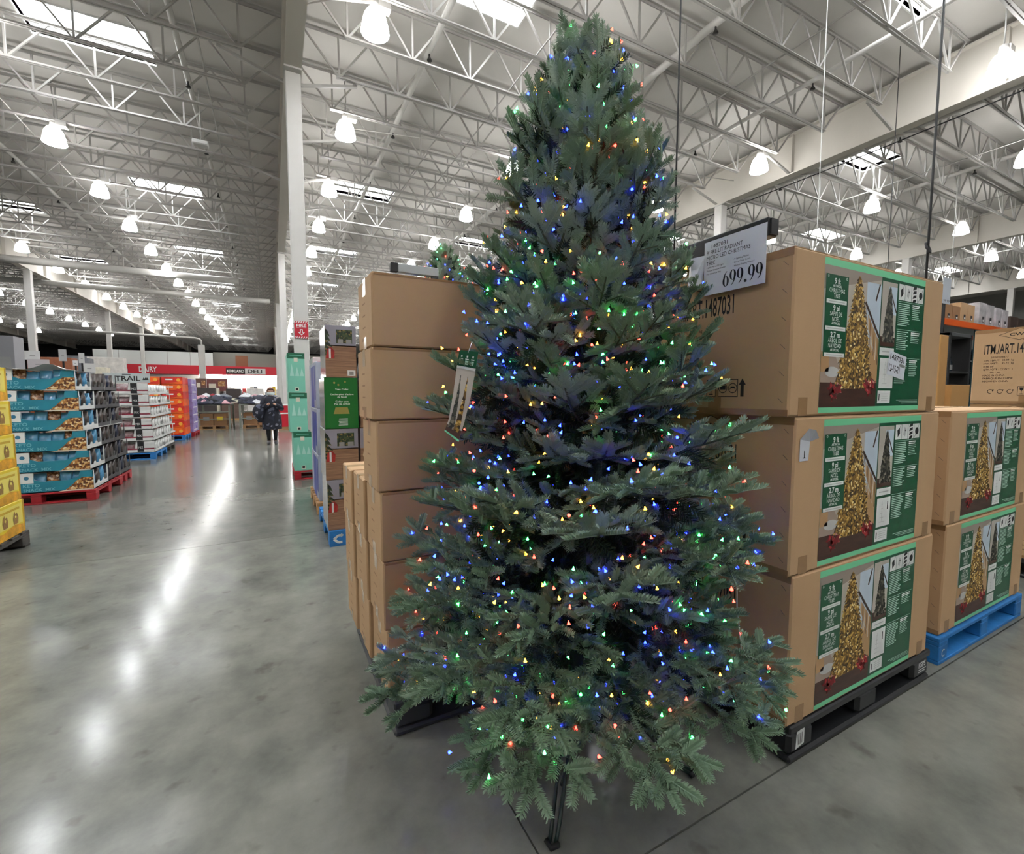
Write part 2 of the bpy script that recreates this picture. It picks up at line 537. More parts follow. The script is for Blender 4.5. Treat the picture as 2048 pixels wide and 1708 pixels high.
for li in range(len(LINES) - 1):
    xa, xb = LINES[li], LINES[li + 1]
    xc, L_ = (xa + xb) / 2, xb - xa - .1
    for k in range(-14, 66):
        y = 4.30 + PITCHJ * k
        if not (Y_MIN < y < Y_MAX): continue
        if any(abs(x - xc) < L_ / 2 and abs(yy - y) < .05 for x, yy in SKYS): y += .0
        vis = visible_span(xa, xb, y, 7.9)
        if not vis: continue
        d = min(proj((xa + (xb - xa) * q / 8, y, 7.9))[2] if proj((xa + (xb - xa) * q / 8, y, 7.9))[2] > .5 else 99 for q in range(9))
        if d < 34:
            key = (round(L_, 1), d < 9.0)
            if key not in protos:
                j = node('joist', ceil, (xc, y, 0))
                a = MB(); chord(a, L_, TOPZ, xc, y, 0, .02); a.build('top_chord', joist_m, j, org=(xc, y, 0))
                a = MB(); chord(a, L_, BOTZ, xc, y, 0, .8 - .05); a.build('bottom_chord', joist_m, j, org=(xc, y, 0))
                bars = joist_geo(L_, x=xc, y=y)
                if key[1]:
                    for p, q in bars:
                        MB().bar(p, q, .032, .032).build('web_bar', joist_m, j, org=(xc, y, 0))
                else:
                    a = MB()
                    for p, q in bars: a.bar(p, q, .032, .032)
                    a.build('web', joist_m, j, org=(xc, y, 0))
                protos[key] = j
            else:
                dup(protos[key], (xc, y, 0), parent=ceil)
        else:
            for p, q in joist_geo(L_, x=xc, y=y): farj.bar(p, q, .035, .035)
            for zc in (TOPZ, BOTZ): farj.box(xa + (.1 if zc > 8 else .8), xb - (.1 if zc > 8 else .8), y - .05, y + .05, zc - .02, zc + .02)
o = farj.build('joist_field', joist_m, ceil); o['kind'] = 'stuff'

# rod bridging, sprinkler pipes and conduits running with the girders
for x in (-7.3, -4.9, -.95, 4.55, 8.6, 16.6, 20.7, 28.7):
    mb = MB()
    mb.tube([(x, -6, BOTZ + .05), (x, 70, BOTZ + .05)], .016, 5)
    mb.build('bridging_rod', joist_m, ceil)
pipe_m = M('white sprinkler pipe', (218, 216, 211), .4)
sp0 = None
for x, z, r in ((-1.35, 8.05, .055), (2.95, 8.1, .06), (7.35, 8.12, .07), (10.4, 8.05, .05), (14.2, 7.9, .05), (-6.2, 8.05, .055), (18.7, 8.1, .06)):
    p = MB().tube([(x, -8, z), (x, 70, z)], r, 8).build('sprinkler_pipe', pipe_m, ceil)
    for k in range(14):
        y = 3 + k * 3.05
        if sp0 is None or abs(sp0[1] - r) > .02:
            h = MB().tube([(x, y, z - r), (x, y, z - r - .05)], .018, 6).lathe([(.0, -.13), (.05, -.125), (.05, -.11), (.015, -.05)], (x, y, z - r), 8)
            sp0 = (h.build('sprinkler_head', M('dark sprinkler', (40, 38, 36), .5), p, org=(x, y, z)), r); sp0[0].location = (x, y, z)
        else:
            dup(sp0[0], (x, y, z), parent=p)
# thin tie rods that cross the bays diagonally
mb = MB().tube([(.6, 12.2, 7.75), (12.4, 9.4, 7.75)], .012, 5); mb.build('tie_rod', joist_m, ceil)
mb = MB().tube([(.6, 8.6, 7.72), (3.6, 6.2, 7.72)], .012, 5); mb.build('tie_rod', joist_m, ceil)
# knee braces from girder bottom flanges to the joists
for y in (5.5, 7.8, 10.07, 12.3, 14.6, 16.9, 19.1):
    for x, s in ((.53, -1), (.53, 1), (12.63, -1), (12.63, 1)):
        MB().bar((x + s * .1, y, GB + .04), (x + s * 1.2, y, BOTZ), .05).build('knee_brace', joist_m, ceil)
MB().tube([(12.86, 1, 7.2), (12.86, 6, 7.16), (12.84, 11, 7.2), (12.86, 20, 7.18)], .014, 5).build('girder_cable', dark, ceil)

# ------------------------------------------------------------------ bell lamps
bell_m = M('glowing lamp bell', (255, 253, 250), .4, emit=LAMP_POWER)
lens_m = M('lamp lens', (205, 208, 212), .3, emit=LENS_POWER)
bal_m = M('lamp housing', (206, 204, 200), .4)
LROWS = [(1.65, 7.83, 3.33, -5, 16), (5.85, 11.06, 3.35, -6, 14), (10.9, 14.3, 3.33, 0, 12), (11.3, -2.5, 3.05, -1, 1), (16.9, 7.84, 3.33, -4, 12), (22.1, 7.4, 3.33, -2, 11), (27.6, 8.2, 3.33, -1, 10), (33, 8.6, 3.33, 0, 9),
         (-4.22, 14.52, 3.13, -7, 15), (-8.75, 33.0, 3.55, -11, 8), (-13.95, 44.9, 3.5, -10, 5), (-19.2, 44.9, 3.5, -4, 5)]
RN = ['beside the tall white column, on the tree side', 'above the lit tree', 'just before the plain cream girder', 'just before the plain cream girder', 'just past the plain cream girder', 'in the second bay past the cream girder', 'near the far columns past the orange rack', 'beyond the far columns past the orange rack',
      'above the snack trays and the aisle', 'over the yellow boxes side of the aisle', 'over the grey cabinet', 'beyond the grey cabinet']
LAMPS = [(11.81, 3.55, RN[2]), (11.32, 7.85, RN[2]), (10.85, 10.95, RN[2])]
for (x, y, s, a, b_), rn in zip(LROWS, RN):
    LAMPS += [(x, y + s * k, rn) for k in range(a, b_)]
l0 = l1 = None
n_l = 0
LZ = 7.32
for x, y, rn in LAMPS:
    px, py, d = proj((x, y, LZ))
    seen = -40 < px < 2088 and -60 < py < 760
    if y > 66 or not (seen or (-12 < x < 18 and -10 < y < 12)): continue
    near = d < 24
    n_l += 1
    prof = [(.004, -.145), (.2, -.145), (.214, -.18), (.219, -.172), (.21, -.12), (.194, -.03), (.168, .07), (.124, .145), (.08, .185), (.05, .195)]
    lab = 'glowing white bell lamp in the row ' + rn; grp = 'bell lamps ' + rn
    if near:
        if l0 is None:
            l0 = thing('bell_lamp', (x, y, LZ), lab, 'lamp', grp)
            MB().lathe(prof[2:], (x, y, LZ), 20).build('bell', bell_m, l0)
            MB().lathe(prof[:3], (x, y, LZ), 20).build('lens', lens_m, l0)
            MB().lathe([(.05, .185), (.07, .195), (.07, .3), (.04, .32), (0, .32)], (x, y, LZ), 10).box(x + .05, x + .24, y - .08, y + .08, LZ + .21, LZ + .33).build('ballast', bal_m, l0)
            MB().tube([(x, y, LZ + .31), (x + .02, y, LZ + .6), (x, y, LZ + 1.18)], .014, 5).build('hook', bal_m, l0)
        else:
            dup(l0, (x, y, LZ), lab, grp)
    else:
        if l1 is None:
            l1 = tag(MB().lathe(prof[1:], (x, y, LZ), 10).tube([(x, y, LZ + .19), (x, y, LZ + 1.18)], .014, 5, 1).build('bell_lamp', [bell_m, bal_m], org=(x, y, LZ)), lab, 'lamp', grp)
        else:
            dup(l1, (x, y, LZ), lab, grp)

# ------------------------------------------------------------------ cooler wall at the far end
WY = 60.0
red_band = M('red fascia', (186, 16, 40), .45)
wl = struct(MB().box(-15.7, -5.66, WY, WY + .3, 4.45, 5.86).build('wall_cooler', M('white cooler wall', (214, 218, 216), .6)))
for k in range(1, 5):
    x = -15.7 + k * 2.0
    MB().box(x - .02, x + .02, WY - .012, WY, 4.45, 5.86).build('panel_joint', grey_print, wl)
wd = struct(MB().box(-5.66, 6.0, WY + .6, WY + .9, 4.4, 6.0).build('wall_service', M('grey service wall', (120, 120, 112), .8)))
MB().box(-3.55, -2.35, WY + .55, WY + .6, 4.45, 5.7).build('door_panel', M('brown door', (120, 76, 48), .6), wd)
wb = struct(MB().box(-15.7, 7.0, WY - .1, WY + .6, 3.5, 4.45).build('wall_fascia', red_band))
p = Print((-15.7, WY - .1, 3.5), (1, 0, 0), (0, 0, 1), .01, .01)
a = on_y(278, 741, WY - .1); b_ = on_y(314, 741, WY - .1)
p.text('DAIRY', a.x + 15.7, .2, .52, 0, 1, width=b_.x - a.x, bold=.02)
a = on_y(452, 741, WY - .1); b_ = on_y(490, 741, WY - .1); c = on_y(531, 741, WY - .1)
p.rect(a.x + 15.7, b_.x + 15.7, .1, .74, 1); p.rect(b_.x + 15.7, c.x + 15.7, .1, .74, 2)
p.text('KIRKLAND', a.x + 15.8, .28, .32, 0, 2, width=b_.x - a.x - .2, bold=.02)
p.text('DELI', b_.x + 15.95, .22, .42, 1, 2, width=c.x - b_.x - .6, bold=.02)
p.build('fascia_lettering', [white, M('black sign', (30, 26, 28), .5), lightgrey], wb)
struct(MB().box(-15.7, 7, WY + 2.2, WY + 2.4, 0, 3.5).build('wall_deli', M('white tiled deli wall', (226, 226, 220), .4)))
tag(MB().box(-7, 3.2, WY + .05, WY + .4, 3.2, 3.5).build('light_strip', M('lit fluorescent strip', (255, 255, 250), .4, emit=26)), 'long glowing light strip under the red fascia of the food counter', 'light')
# ------------------------------------------------------------------ pallets
def wood_pallet(name, x0, x1, y0, y1, m, label, group=None, h=.145, z=0):
    t = thing(name, ((x0 + x1) / 2, (y0 + y1) / 2, z), label, 'pallet', group)
    n = 7; w = (y1 - y0) / (n + .35 * (n - 1)); g = w * .35
    for k in range(n):
        y = y0 + k * (w + g)
        MB().cbox(x0, x1, y, y + w, z + h - .022, z + h, .003).build('deck_board', m, t)
    for x in (x0, (x0 + x1) / 2 - .05, x1 - .1):
        MB().cbox(x, x + .1, y0, y1, z + h - .044, z + h - .0225, .003).build('stringer_board', m, t)
        for y in (y0, (y0 + y1) / 2 - .07, y1 - .14):
            MB().cbox(x, x + .1, y, y + .14, z + .02, z + h - .0445, .004).build('block', m, t)
    for y in (y0, (y0 + y1) / 2 - .05, y1 - .1):
        MB().cbox(x0, x1, y, y + .1, z, z + .0195, .003).build('bottom_board', m, t)
    return t
def plastic_pallet(name, x0, x1, y0, y1, m, label, h=.15):
    t = thing(name, ((x0 + x1) / 2, (y0 + y1) / 2, 0), label, 'pallet')
    mb = MB()
    f = .07
    mb.cbox(x0, x1, y0, y0 + f, h - .034, h, .006).cbox(x0, x1, y1 - f, y1, h - .034, h, .006).cbox(x0, x0 + f, y0 + f, y1 - f, h - .034, h, .006).cbox(x1 - f, x1, y0 + f, y1 - f, h - .034, h, .006)
    mb.build('deck_frame', m, t)
    ns = 8
    for k in range(ns):
        x = x0 + f + (x1 - x0 - 2 * f) * (k + .5) / ns
        MB().box(x - .028, x + .028, y0 + f, y1 - f, h - .022, h - .002).build('deck_slat', m, t)
    bw, bd = .17, .16
    for xa in (x0, (x0 + x1) / 2 - bw / 2, x1 - bw):
        for ya in (y0, (y0 + y1) / 2 - bd / 2, y1 - bd):
            MB().cbox(xa + .004, xa + bw - .004, ya + .004, ya + bd - .004, .028, h - .03, .016).build('block', m, t)
    for ya in (y0, (y0 + y1) / 2 - .05, y1 - .1):
        MB().cbox(x0, x1, ya, ya + .1, 0, .028, .009).build('bottom_rail', m, t)
    for xa in (x0, (x0 + x1) / 2 - .05, x1 - .1):
        MB().cbox(xa, xa + .1, y0 + .1, y1 - .1, 0, .026, .009).build('bottom_rail', m, t)
    return t

# ------------------------------------------------------------------ long tree cartons with the printed label
BW, BD, BH = 1.14, .61, .592
gold_print = speckle('gold tree print', [((58, 40, 14), 3), ((116, 84, 30), 4), ((160, 122, 50), 3), ((214, 176, 92), 2), ((250, 232, 170), 1)], 120)
dull_print = speckle('unlit tree print', [((38, 40, 34), 3), ((66, 66, 56), 3), ((96, 92, 78), 2), ((128, 120, 104), 1)], 90)
flower_print = speckle('red flower print', [((120, 20, 28), 3), ((170, 40, 44), 3), ((210, 150, 140), 1), ((80, 20, 20), 2)], 60)
floor_print = M('photo wood floor', (70, 42, 32), .4, noise=(9, .35), stretch=(1, 1, 6))
LABM = [mint, M('photo wall print', (196, 186, 174), .4), dkgreen, white, gold_print, dull_print, flower_print, floor_print,
        M('photo window print', (206, 220, 232), .4), M('photo stair print', (190, 150, 104), .4), M('photo rail print', (66, 44, 34), .4),
        M('photo chair print', (170, 150, 134), .4), M('pale green text', (176, 208, 190), .5), lightgrey, dark, M('photo shade print', (160, 146, 134), .4)]
def tree_outline(p, cx, b0, b1, hw, mi, lay, n=22, seed=1):
    r = random.Random(seed)
    L_, R_ = [], []
    for k in range(n + 1):
        t = k / n
        w = hw * (1 - t) ** .82 * (.86 + .2 * r.random()) + .002
        L_.append((cx - w, b0 + (b1 - b0) * t)); R_.append((cx + hw * (1 - t) ** .82 * (.86 + .2 * r.random()) + .002, b0 + (b1 - b0) * t))
    for k in range(n):
        p.poly([L_[k], R_[k], R_[k + 1], L_[k + 1]], mi, lay)
        p.poly([R_[k], (R_[k][0] + hw * .1, R_[k][1] - .004), R_[k + 1]], mi, lay)
        p.poly([L_[k], L_[k + 1], (L_[k][0] - hw * .1, L_[k][1] - .004)], mi, lay)
def big_label(p, u0, v0, W, H):
    U = lambda a: u0 + a * W
    V = lambda b: v0 + b * H
    q = lambda a0, a1, b0, b1, mi, lay: p.rect(U(a0), U(a1), V(b0), V(b1), mi, lay)
    q(0, 1, 0, 1, 0, 0)                                   # mint ground
    q(0, .52, .035, .955, 1, 1)                           # photo wall
    q(.52, 1, .035, .955, 2, 1)                           # green side
    p.poly([(U(.0), V(.8)), (U(.52), V(.93)), (U(.52), V(.955)), (U(0), V(.955))], 15, 2)
    q(.38, .52, .52, .9, 8, 2)
    p.poly([(U(.4), V(.6)), (U(.52), V(.34)), (U(.52), V(.5)), (U(.4), V(.68))], 9, 3)
    p.poly([(U(.4), V(.3)), (U(.52), V(.2)), (U(.52), V(.36)), (U(.44), V(.48))], 9, 3)
    p.line([(U(.37), V(.76)), (U(.52), V(.53))], .012, 10, 4)
    for k in range(7):
        a = .385 + k * .021
        p.line([(U(a), V(.745 - k * .033)), (U(a), V(.53 - k * .033))], .0035, 3 if k % 2 else 10, 4)
    p.line([(U(.47), V(.78)), (U(.505), V(.9))], .01, 10, 4)
    q(0, .52, .035, .24, 7, 2)
    p.poly([(U(0), V(.2)), (U(.13), V(.2)), (U(.16), V(.3)), (U(.12), V(.38)), (U(0), V(.4))], 11, 3)
    p.poly([(U(0), V(.27)), (U(.07), V(.27)), (U(.07), V(.4)), (U(0), V(.4))], 9, 4)
    p.disc(U(.1), V(.27), .05, 13, 4, ry=.02)
    tree_outline(p, U(.305), V(.16), V(.925), W * .17, 4, 5)
    for a, b in ((.12, .12), (.16, .16), (.1, .16), (.45, .15), (.42, .19), (.48, .19)):
        p.poly([(U(a) + .03 * cos(k * pi / 5) * (1 if k % 2 else .55), V(b) + .028 * sin(k * pi / 5) * (1 if k % 2 else .55)) for k in range(10)], 6, 6)
    # green column
    q(.012, .205, .37, .90, 2, 7)
    cx = U(.108)
    for k, (l1, l2, l3, sm1) in enumerate((('9 ft', 'CHRISTMAS', 'TREE', 'ARTIFICIAL'), ('9 pi', 'SAPIN DE', 'NOËL', 'ARTIFICIEL'), ('2.7 m', 'ÁRBOL DE', 'NAVIDAD', 'ARTIFICIAL'))):
        t = .868 - k * .173
        p.text(l1, cx, V(t - .025), .02, 3, 9, 'C', bold=.03)
        rows = [(sm1, .009, .02), (l2, .0155, 0), (l3, .0155, 0)] if k == 0 else [(l2, .0155, 0), (l3, .0155, 0), (sm1, .009, .02)]
        b = t - .025
        for tx, h, bo in rows:
            b -= (h / H + .0065)
            p.text(tx, cx, V(b), h, 3, 9, 'C', sx=.9, bold=bo)
        q(.022, .195, b - .038, b - .012, 3, 8)
        p.rect(U(.04), U(.178), V(b - .028), V(b - .022), 13, 9)
    for a in (.03, .187): p.ring(U(a), V(.885), .003, .002, 3, 9, 8)
    # right panel
    q(.53, .685, .47, .93, 1, 2)
    q(.6, .685, .7, .9, 8, 3)
    p.line([(U(.62), V(.86)), (U(.685), V(.72))], .007, 10, 4)
    q(.53, .685, .47, .54, 7, 3)
    tree_outline(p, U(.612), V(.5), V(.9), W * .062, 5, 5, 16, 3)
    q(.535, .685, .405, .46, 3, 2)
    p.rect(U(.56), U(.66), V(.428), V(.436), 13, 3)
    q(.545, .69, .165, .385, 3, 2)
    p.line([(U(.6), V(.2)), (U(.6), V(.36))], .0018, 13, 3)
    for k in range(5): p.line([(U(.6) - .004 * (5 - k), V(.2 + k * .034)), (U(.6) + .004 * (5 - k), V(.2 + k * .034))], .0015, 13, 3)
    p.line([(U(.66), V(.29)), (U(.66), V(.35))], .006, 14, 3)
    q(.54, .672, .055, .148, 3, 2)
    p.line([(U(.556), V(.075)), (U(.556), V(.125))], .006, 14, 3)
    for k in range(4): p.rect(U(.58), U(.655 - .01 * (k % 2)), V(.122 - k * .016), V(.126 - k * .016), 13, 3)
    # four picture squares
    for k in range(4):
        a = .702 + k * .071
        q(a, a + .068, .82, .935, 3, 2)
        c, d = U(a + .034), V(.877)
        if k == 0:
            p.poly([(c - .006, d - .022), (c + .012, d - .006), (c + .008, d + .02), (c - .012, d + .008)], 14, 3); p.line([(c + .01, d + .02), (c + .02, d + .034)], .002, 14, 3)
        elif k == 1:
            p.poly([(c - .013, d - .012), (c + .004, d - .022), (c + .013, d + .012), (c - .004, d + .022)], 13, 3); p.disc(c + .004, d + .006, .004, 14, 4, 8)
        elif k == 2:
            for j in range(4):
                p.poly([(c + .016, d - .03 + j * .018), (c - .016, d - .036 + j * .018), (c - .01, d - .022 + j * .018), (c + .016, d - .018 + j * .018)], 14, 3)
        else:
            p.disc(c, d, .016, 14, 3); p.line([(c - .02, d - .03), (c + .022, d + .034)], .002, 14, 3)
    r = random.Random(5)
    for blk, (t, n) in enumerate(((.79, 12), (.585, 10), (.375, 13))):
        p.rect(U(.7), U(.98), V(t + .018), V(t + .021), 12, 2)
        for k in range(n):
            p.rect(U(.705), U(.705 + .1 + .035 * r.random()), V(t - k * .0142), V(t - k * .0142 + .0065), 12, 3)
        for k in range(n - 4):
            p.rect(U(.862), U(.862 + .07 + .03 * r.random()), V(t - k * .0142), V(t - k * .0142 + (.0085 if k < 2 else .0055)), 3 if k < 2 else 12, 3)
    for k in range(3): p.rect(U(.74 + .03 * k), U(.985), V(.075 - k * .012), V(.080 - k * .012), 12, 3)

def itm_print(p, p2):
    """print of the narrow face; u runs to the -y side from the front edge, so all u are negative"""
    u = -.545
    p.poly([(u + .075, .54), (u + .19, .495), (u + .305, .54), (u + .19, .585)], 0, 1)
    p.poly([(u + .083, .54), (u + .19, .4985), (u + .297, .54), (u + .19, .5815)], 1, 2)
    p.text('CWC', u + .19, .53, .021, 0, 3, 'C', sx=1.5, bold=.02)
    p.text('ITM./ART.1487031', u, .398, .074, 0, 1, width=.315, bold=.012)
    for k, (tx, w) in enumerate((('2020209877', .1), ('GW / BRUT:  38.88  kg', .17), ('NW / NET:    35.72  kg', .17), ('0.56 m³', .06), ('QTY / QTE / CONT:  1', .165), ('Set / Jeu', .06), ('MADE IN CHINA', .125), ('FABRIQUÉ EN CHINE', .17), ('HECHO EN CHINA', .145))):
        p.text(tx, u + (.04 if k in (0, 5) else 0), .362 - k * .0235, .0135, 2 if k in (0, 5) else 0, 1, width=w)
    # handling symbols
    p = p2
    v = .07
    def frame(a, w_, h_):
        p.rect(a, a + w_, v, v + h_, 0, 1); p.rect(a + .003, a + w_ - .003, v + .003, v + h_ - .003, 1, 2)
    for k, a in enumerate((u + .03, u + .085, u + .14)):
        p.ring(a + .02, v + .03, .013, .004, 0, 1, 14, .6 * k, 5 + .6 * k); p.poly([(a + .03, v + .045), (a + .042, v + .045), (a + .036, v + .03)], 0, 1)
    a = u + .2
    frame(a, .045, .07)
    p.poly([(a + .01, v + .06), (a + .014, v + .042), (a + .021, v + .034), (a + .024, v + .034), (a + .031, v + .042), (a + .035, v + .06)], 0, 3)
    p.rect(a + .021, a + .024, v + .012, v + .036, 0, 3); p.rect(a + .013, a + .032, v + .008, v + .013, 0, 3)
    a = u + .255
    frame(a, .09, .07)
    for c in (a + .023, a + .067):
        p.ring(c, v + .035, .017, .003, 0, 3, 16)
    p.rect(a + .011, a + .035, v + .03, v + .046, 0, 3); p.poly([(a + .052, v + .028), (a + .06, v + .042), (a + .074, v + .042), (a + .082, v + .028), (a + .074, v + .034), (a + .06, v + .034)], 0, 3)
    a = u + .363
    p.rect(a - .007, a + .007, v + .002, v + .05, 0, 1); p.poly([(a - .015, v + .048), (a + .015, v + .048), (a, v + .072)], 0, 1)

TC = None
def tree_carton(x0, y0, z0, label, group=None):
    """carton whose front-left-bottom corner is x0, y0, z0"""
    global TC
    loc = (x0 + BW / 2, y0 + BD / 2, z0)
    if TC is not None:
        t = dup(TC, loc, label); t.pop('group', None)
        if group: t['group'] = group
        return t
    t = thing('tree_carton', loc, label, 'carton', group)
    TC = t
    x1, y1, z1 = x0 + BW, y0 + BD, z0 + BH
    MB().cbox(x0, x1, y0, y1, z0 + .002, z1 - .002, .007).build('body', carton_m, t)
    # top flaps meeting along the middle, and the seams
    for ya, yb in ((y0 + .004, (y0 + y1) / 2 - .002), ((y0 + y1) / 2 + .002, y1 - .004)):
        MB().box(x0 + .004, x1 - .004, ya, yb, z1 - .003, z1 - .0005).build('flap', carton_m, t)
    ym = (y0 + y1) / 2
    strips = [(x0 - .0006, x1 + .0006, ym - .03, ym + .03, z1 - .002, z1 + .0006), (x0 - .0008, x0 + .001, ym - .03, ym + .03, z1 - .1, z1), (x0 - .0008, x0 + .001, ym - .03, ym + .03, z0 + .002, z0 + .1),
              (x0 - .0008, x0 + .001, y0 + .004, y1 - .004, z1 - .03, z1 - .002), (x0 - .0008, x0 + .001, y0 + .004, y1 - .004, z0 + .002, z0 + .026)]
    strips += [(x0 + a, x0 + a + .055, y0 - .0006, y0 + .001, z0 + .004, z0 + .07) for a in (.055, BW - .1)]
    for q in strips: MB().box(*q).build('tape', tape_m, t)
    mb = MB()
    for k in range(6):
        z = z0 + .05 + k * .096
        for d in (0, .009): mb.bar((x0 - .0006, y0 + .022 + d, z + d), (x0 - .0006, y0 + .031 + d, z + .008 + d), .0016)
    mb.build('staples', M('staple steel', (120, 100, 80), .4, metal=.4), t)['kind'] = 'stuff'
    p = Print((x0, y0, z0), (0, -1, 0), (0, 0, 1), .0002, .0006); p2 = Print((x0, y0, z0), (0, -1, 0), (0, 0, 1), .0002, .0006)
    itm_print(p, p2)
    p.build('item_lettering', [ink, carton_m, ink2], t)
    p2.build('handling_symbols', [ink, carton_m, ink2], t)
    p = Print((x0 + .18, y0, z0 + .012), (1, 0, 0), (0, 0, 1), .0002, .0006); big_label(p, 0, 0, .78, .566)
    p.build('picture_label', LABM, t)
    return t

plastic_pallet('plastic_pallet', 1.70, 2.86, .962, 1.9, black_plastic, 'black plastic pallet under the three stacked tree cartons')
pp = bpy.data.objects['plastic_pallet']
p = Print((1.70, .966, 0), (1, 0, 0), (0, 0, 1), .0004, .0006)
p.poly([(.045, .045), (.1, .055), (.1, .12), (.05, .115)], 0, 0)
for k in range(6): p.rect(.054 + k * .006, .056 + k * .006 + .001 * (k % 2), .06, .105, 1, 1)
p.text('iGPS', 1.05, .08, .026, 0, 1, bold=.03)
p.rect(1.05, 1.13, .066, .071, 0, 1); p.rect(1.05, 1.12, .055, .06, 0, 1)
p.build('pallet_print', [white, ink], pp)
tree_carton(1.678, .967, .152, 'tree carton with picture label, lowest of three on the black plastic pallet')
mid = tree_carton(1.652, .967, .152 + BH, 'tree carton with a torn white sticker, middle of three on the black pallet')
top = tree_carton(1.607, .967, .152 + 2 * BH, 'tree carton with a slanted white date sticker, topmost of three behind the price sign')
# torn sticker on the middle carton
x0, y0, z0 = 1.652, .967, .152 + BH
mb = MB().add([(x0 + .03, y0 - .002, z0 + .43), (x0 + .085, y0 - .002, z0 + .43), (x0 + .088, y0 - .004, z0 + .5), (x0 + .028, y0 - .003, z0 + .51), (x0 + .05, y0 - .02, z0 + .55), (x0 + .075, y0 - .03, z0 + .545), (x0 + .1, y0 - .028, z0 + .515)],
              [(0, 1, 2, 3), (3, 2, 4), (2, 5, 4), (2, 6, 5)])
st = mb.build('torn_sticker', paper, mid)
p = Print((x0 + .03, y0 - .0022, z0 + .43), (1, 0, 0), (0, 0, 1)); p.rect(.02, .035, .01, .013, 0); p.rect(.025, .03, .01, .04, 0); p.build('sticker_print', [ink], st)
# date sticker on the top carton, turned a little
x0, z0 = 1.607, .152 + 2 * BH
ca, sa = cos(-.16), sin(-.16)
p = Print((x0 + .66, y0 - .0025, z0 + .165), (ca, 0, sa), (-sa, 0, ca), .0004, .0004)
p.rect(0, .15, 0, .1, 0, 0)
p.text('1487031', .012, .066, .024, 1, 1, width=.12, bold=.01)
p.text('12-15-21', .012, .018, .03, 1, 1, width=.09, bold=.01)
p.rect(.095, .145, .05, .062, 2, 1)
p.build('date_sticker', [paper, ink, grey_print], top)

# neighbouring stacks of the same cartons
wood_pallet('wooden_pallet', 3.03, 4.2, .985, 1.93, blue_paint, 'bright blue wooden pallet under two tree cartons beside the black pallet')
bp_ = bpy.data.objects['wooden_pallet']
p = Print((3.03, .985, 0), (1, 0, 0), (0, 0, 1), .0004, .0006)
p.ring(.05, .06, .014, .007, 0, 1, 12, .8, 5.5); p.build('pallet_print', [lightgrey], bp_)
tree_carton(3.06, 1.0, .147, 'tree carton resting directly on the bright blue pallet')
c = tree_carton(3.03, 1.0, .147 + BH, 'tree carton with open tan top, upper of two on the bright blue pallet')
plastic_pallet('plastic_pallet', 5.08, 6.24, .955, 1.9, black_plastic, 'black plastic pallet under the tall stack past the blue pallet')
for k, la in enumerate(('lowest', 'middle', 'topmost')):
    tree_carton(5.08, .962, .152 + k * BH, f'tree carton with a diamond logo, {la} in the tall stack past the blue pallet')

# ------------------------------------------------------------------ long plain cartons behind the tree
plastic_pallet('plastic_pallet', .40, 1.48, 1.80, 2.78, M('dark grey plastic', (58, 60, 64), .45, noise=(8, .12)), 'dark grey plastic pallet under the plain long cartons')
LC = None
def plain_carton(x0, y0, z0, d, label, group=None, w=1.06, h=.2885):
    global LC
    if LC is not None and abs(d - LC[1]) < .001:
        return dup(LC[0], (x0 + w / 2, y0 + d / 2, z0), label, group)
    t = thing('plain_carton', (x0 + w / 2, y0 + d / 2, z0), label, 'carton', group)
    MB().cbox(x0, x0 + w, y0, y0 + d, z0 + .001, z0 + h - .001, .006).build('body', carton_m, t)
    ym = y0 + d / 2
    for q in ((x0 - .0006, x0 + w + .0006, ym - .028, ym + .028, z0 + h - .0015, z0 + h + .0004), (x0 - .0008, x0 + .001, ym - .028, ym + .028, z0 + h - .07, z0 + h), (x0 - .0008, x0 + .001, ym - .028, ym + .028, z0, z0 + .05)):
        MB().box(*q).build('tape', clear_tape, t)
    p = Print((x0, y0 + d, z0), (0, -1, 0), (0, 0, 1))
    for k in range(3): p.rect(d * .35, d * .55, h * (.3 + .17 * k), h * (.32 + .17 * k), 0)
    p.rect(d * .3, d * .42, h * .12, h * .17, 0)
    p.build('side_print', [M('faded print', (150, 116, 82), .8)], t)
    # strips of the closed flaps on the long face
    MB().box(x0 + .01, x0 + w - .01, y0 - .0008, y0 + .001, z0 + h - .012, z0 + h - .003).build('edge_tape', tape_m, t)
    MB().box(x0 + .48, x0 + .56, y0 - .001, y0 + .001, z0 + h - .06, z0 + h - .002).build('edge_tape', tape_m, t)
    if LC is None: LC = (t, d)
    return t
PN = ['lowest', 'second lowest', 'third from the pallet', 'fourth from the pallet', 'second highest', 'topmost']
xo = (.385, .375, .37, .36, .345, .352)
for k in range(6):
    plain_carton(xo[k], 1.84, .152 + k * .2905, .3, f'long plain carton, {PN[k]} of the six stacked behind the lit tree')
for r_, y in enumerate((2.165, 2.475)):
    for k in range(3):
        plain_carton(.372 - .006 * k + (.0 if r_ == 0 else -.012), y, .152 + k * .2905, .3, ('lowest', 'middle', 'top')[k] + (' plain carton in the low row right behind the six-high stack' if r_ == 0 else ' plain carton in the low row at the far edge of the grey pallet'))

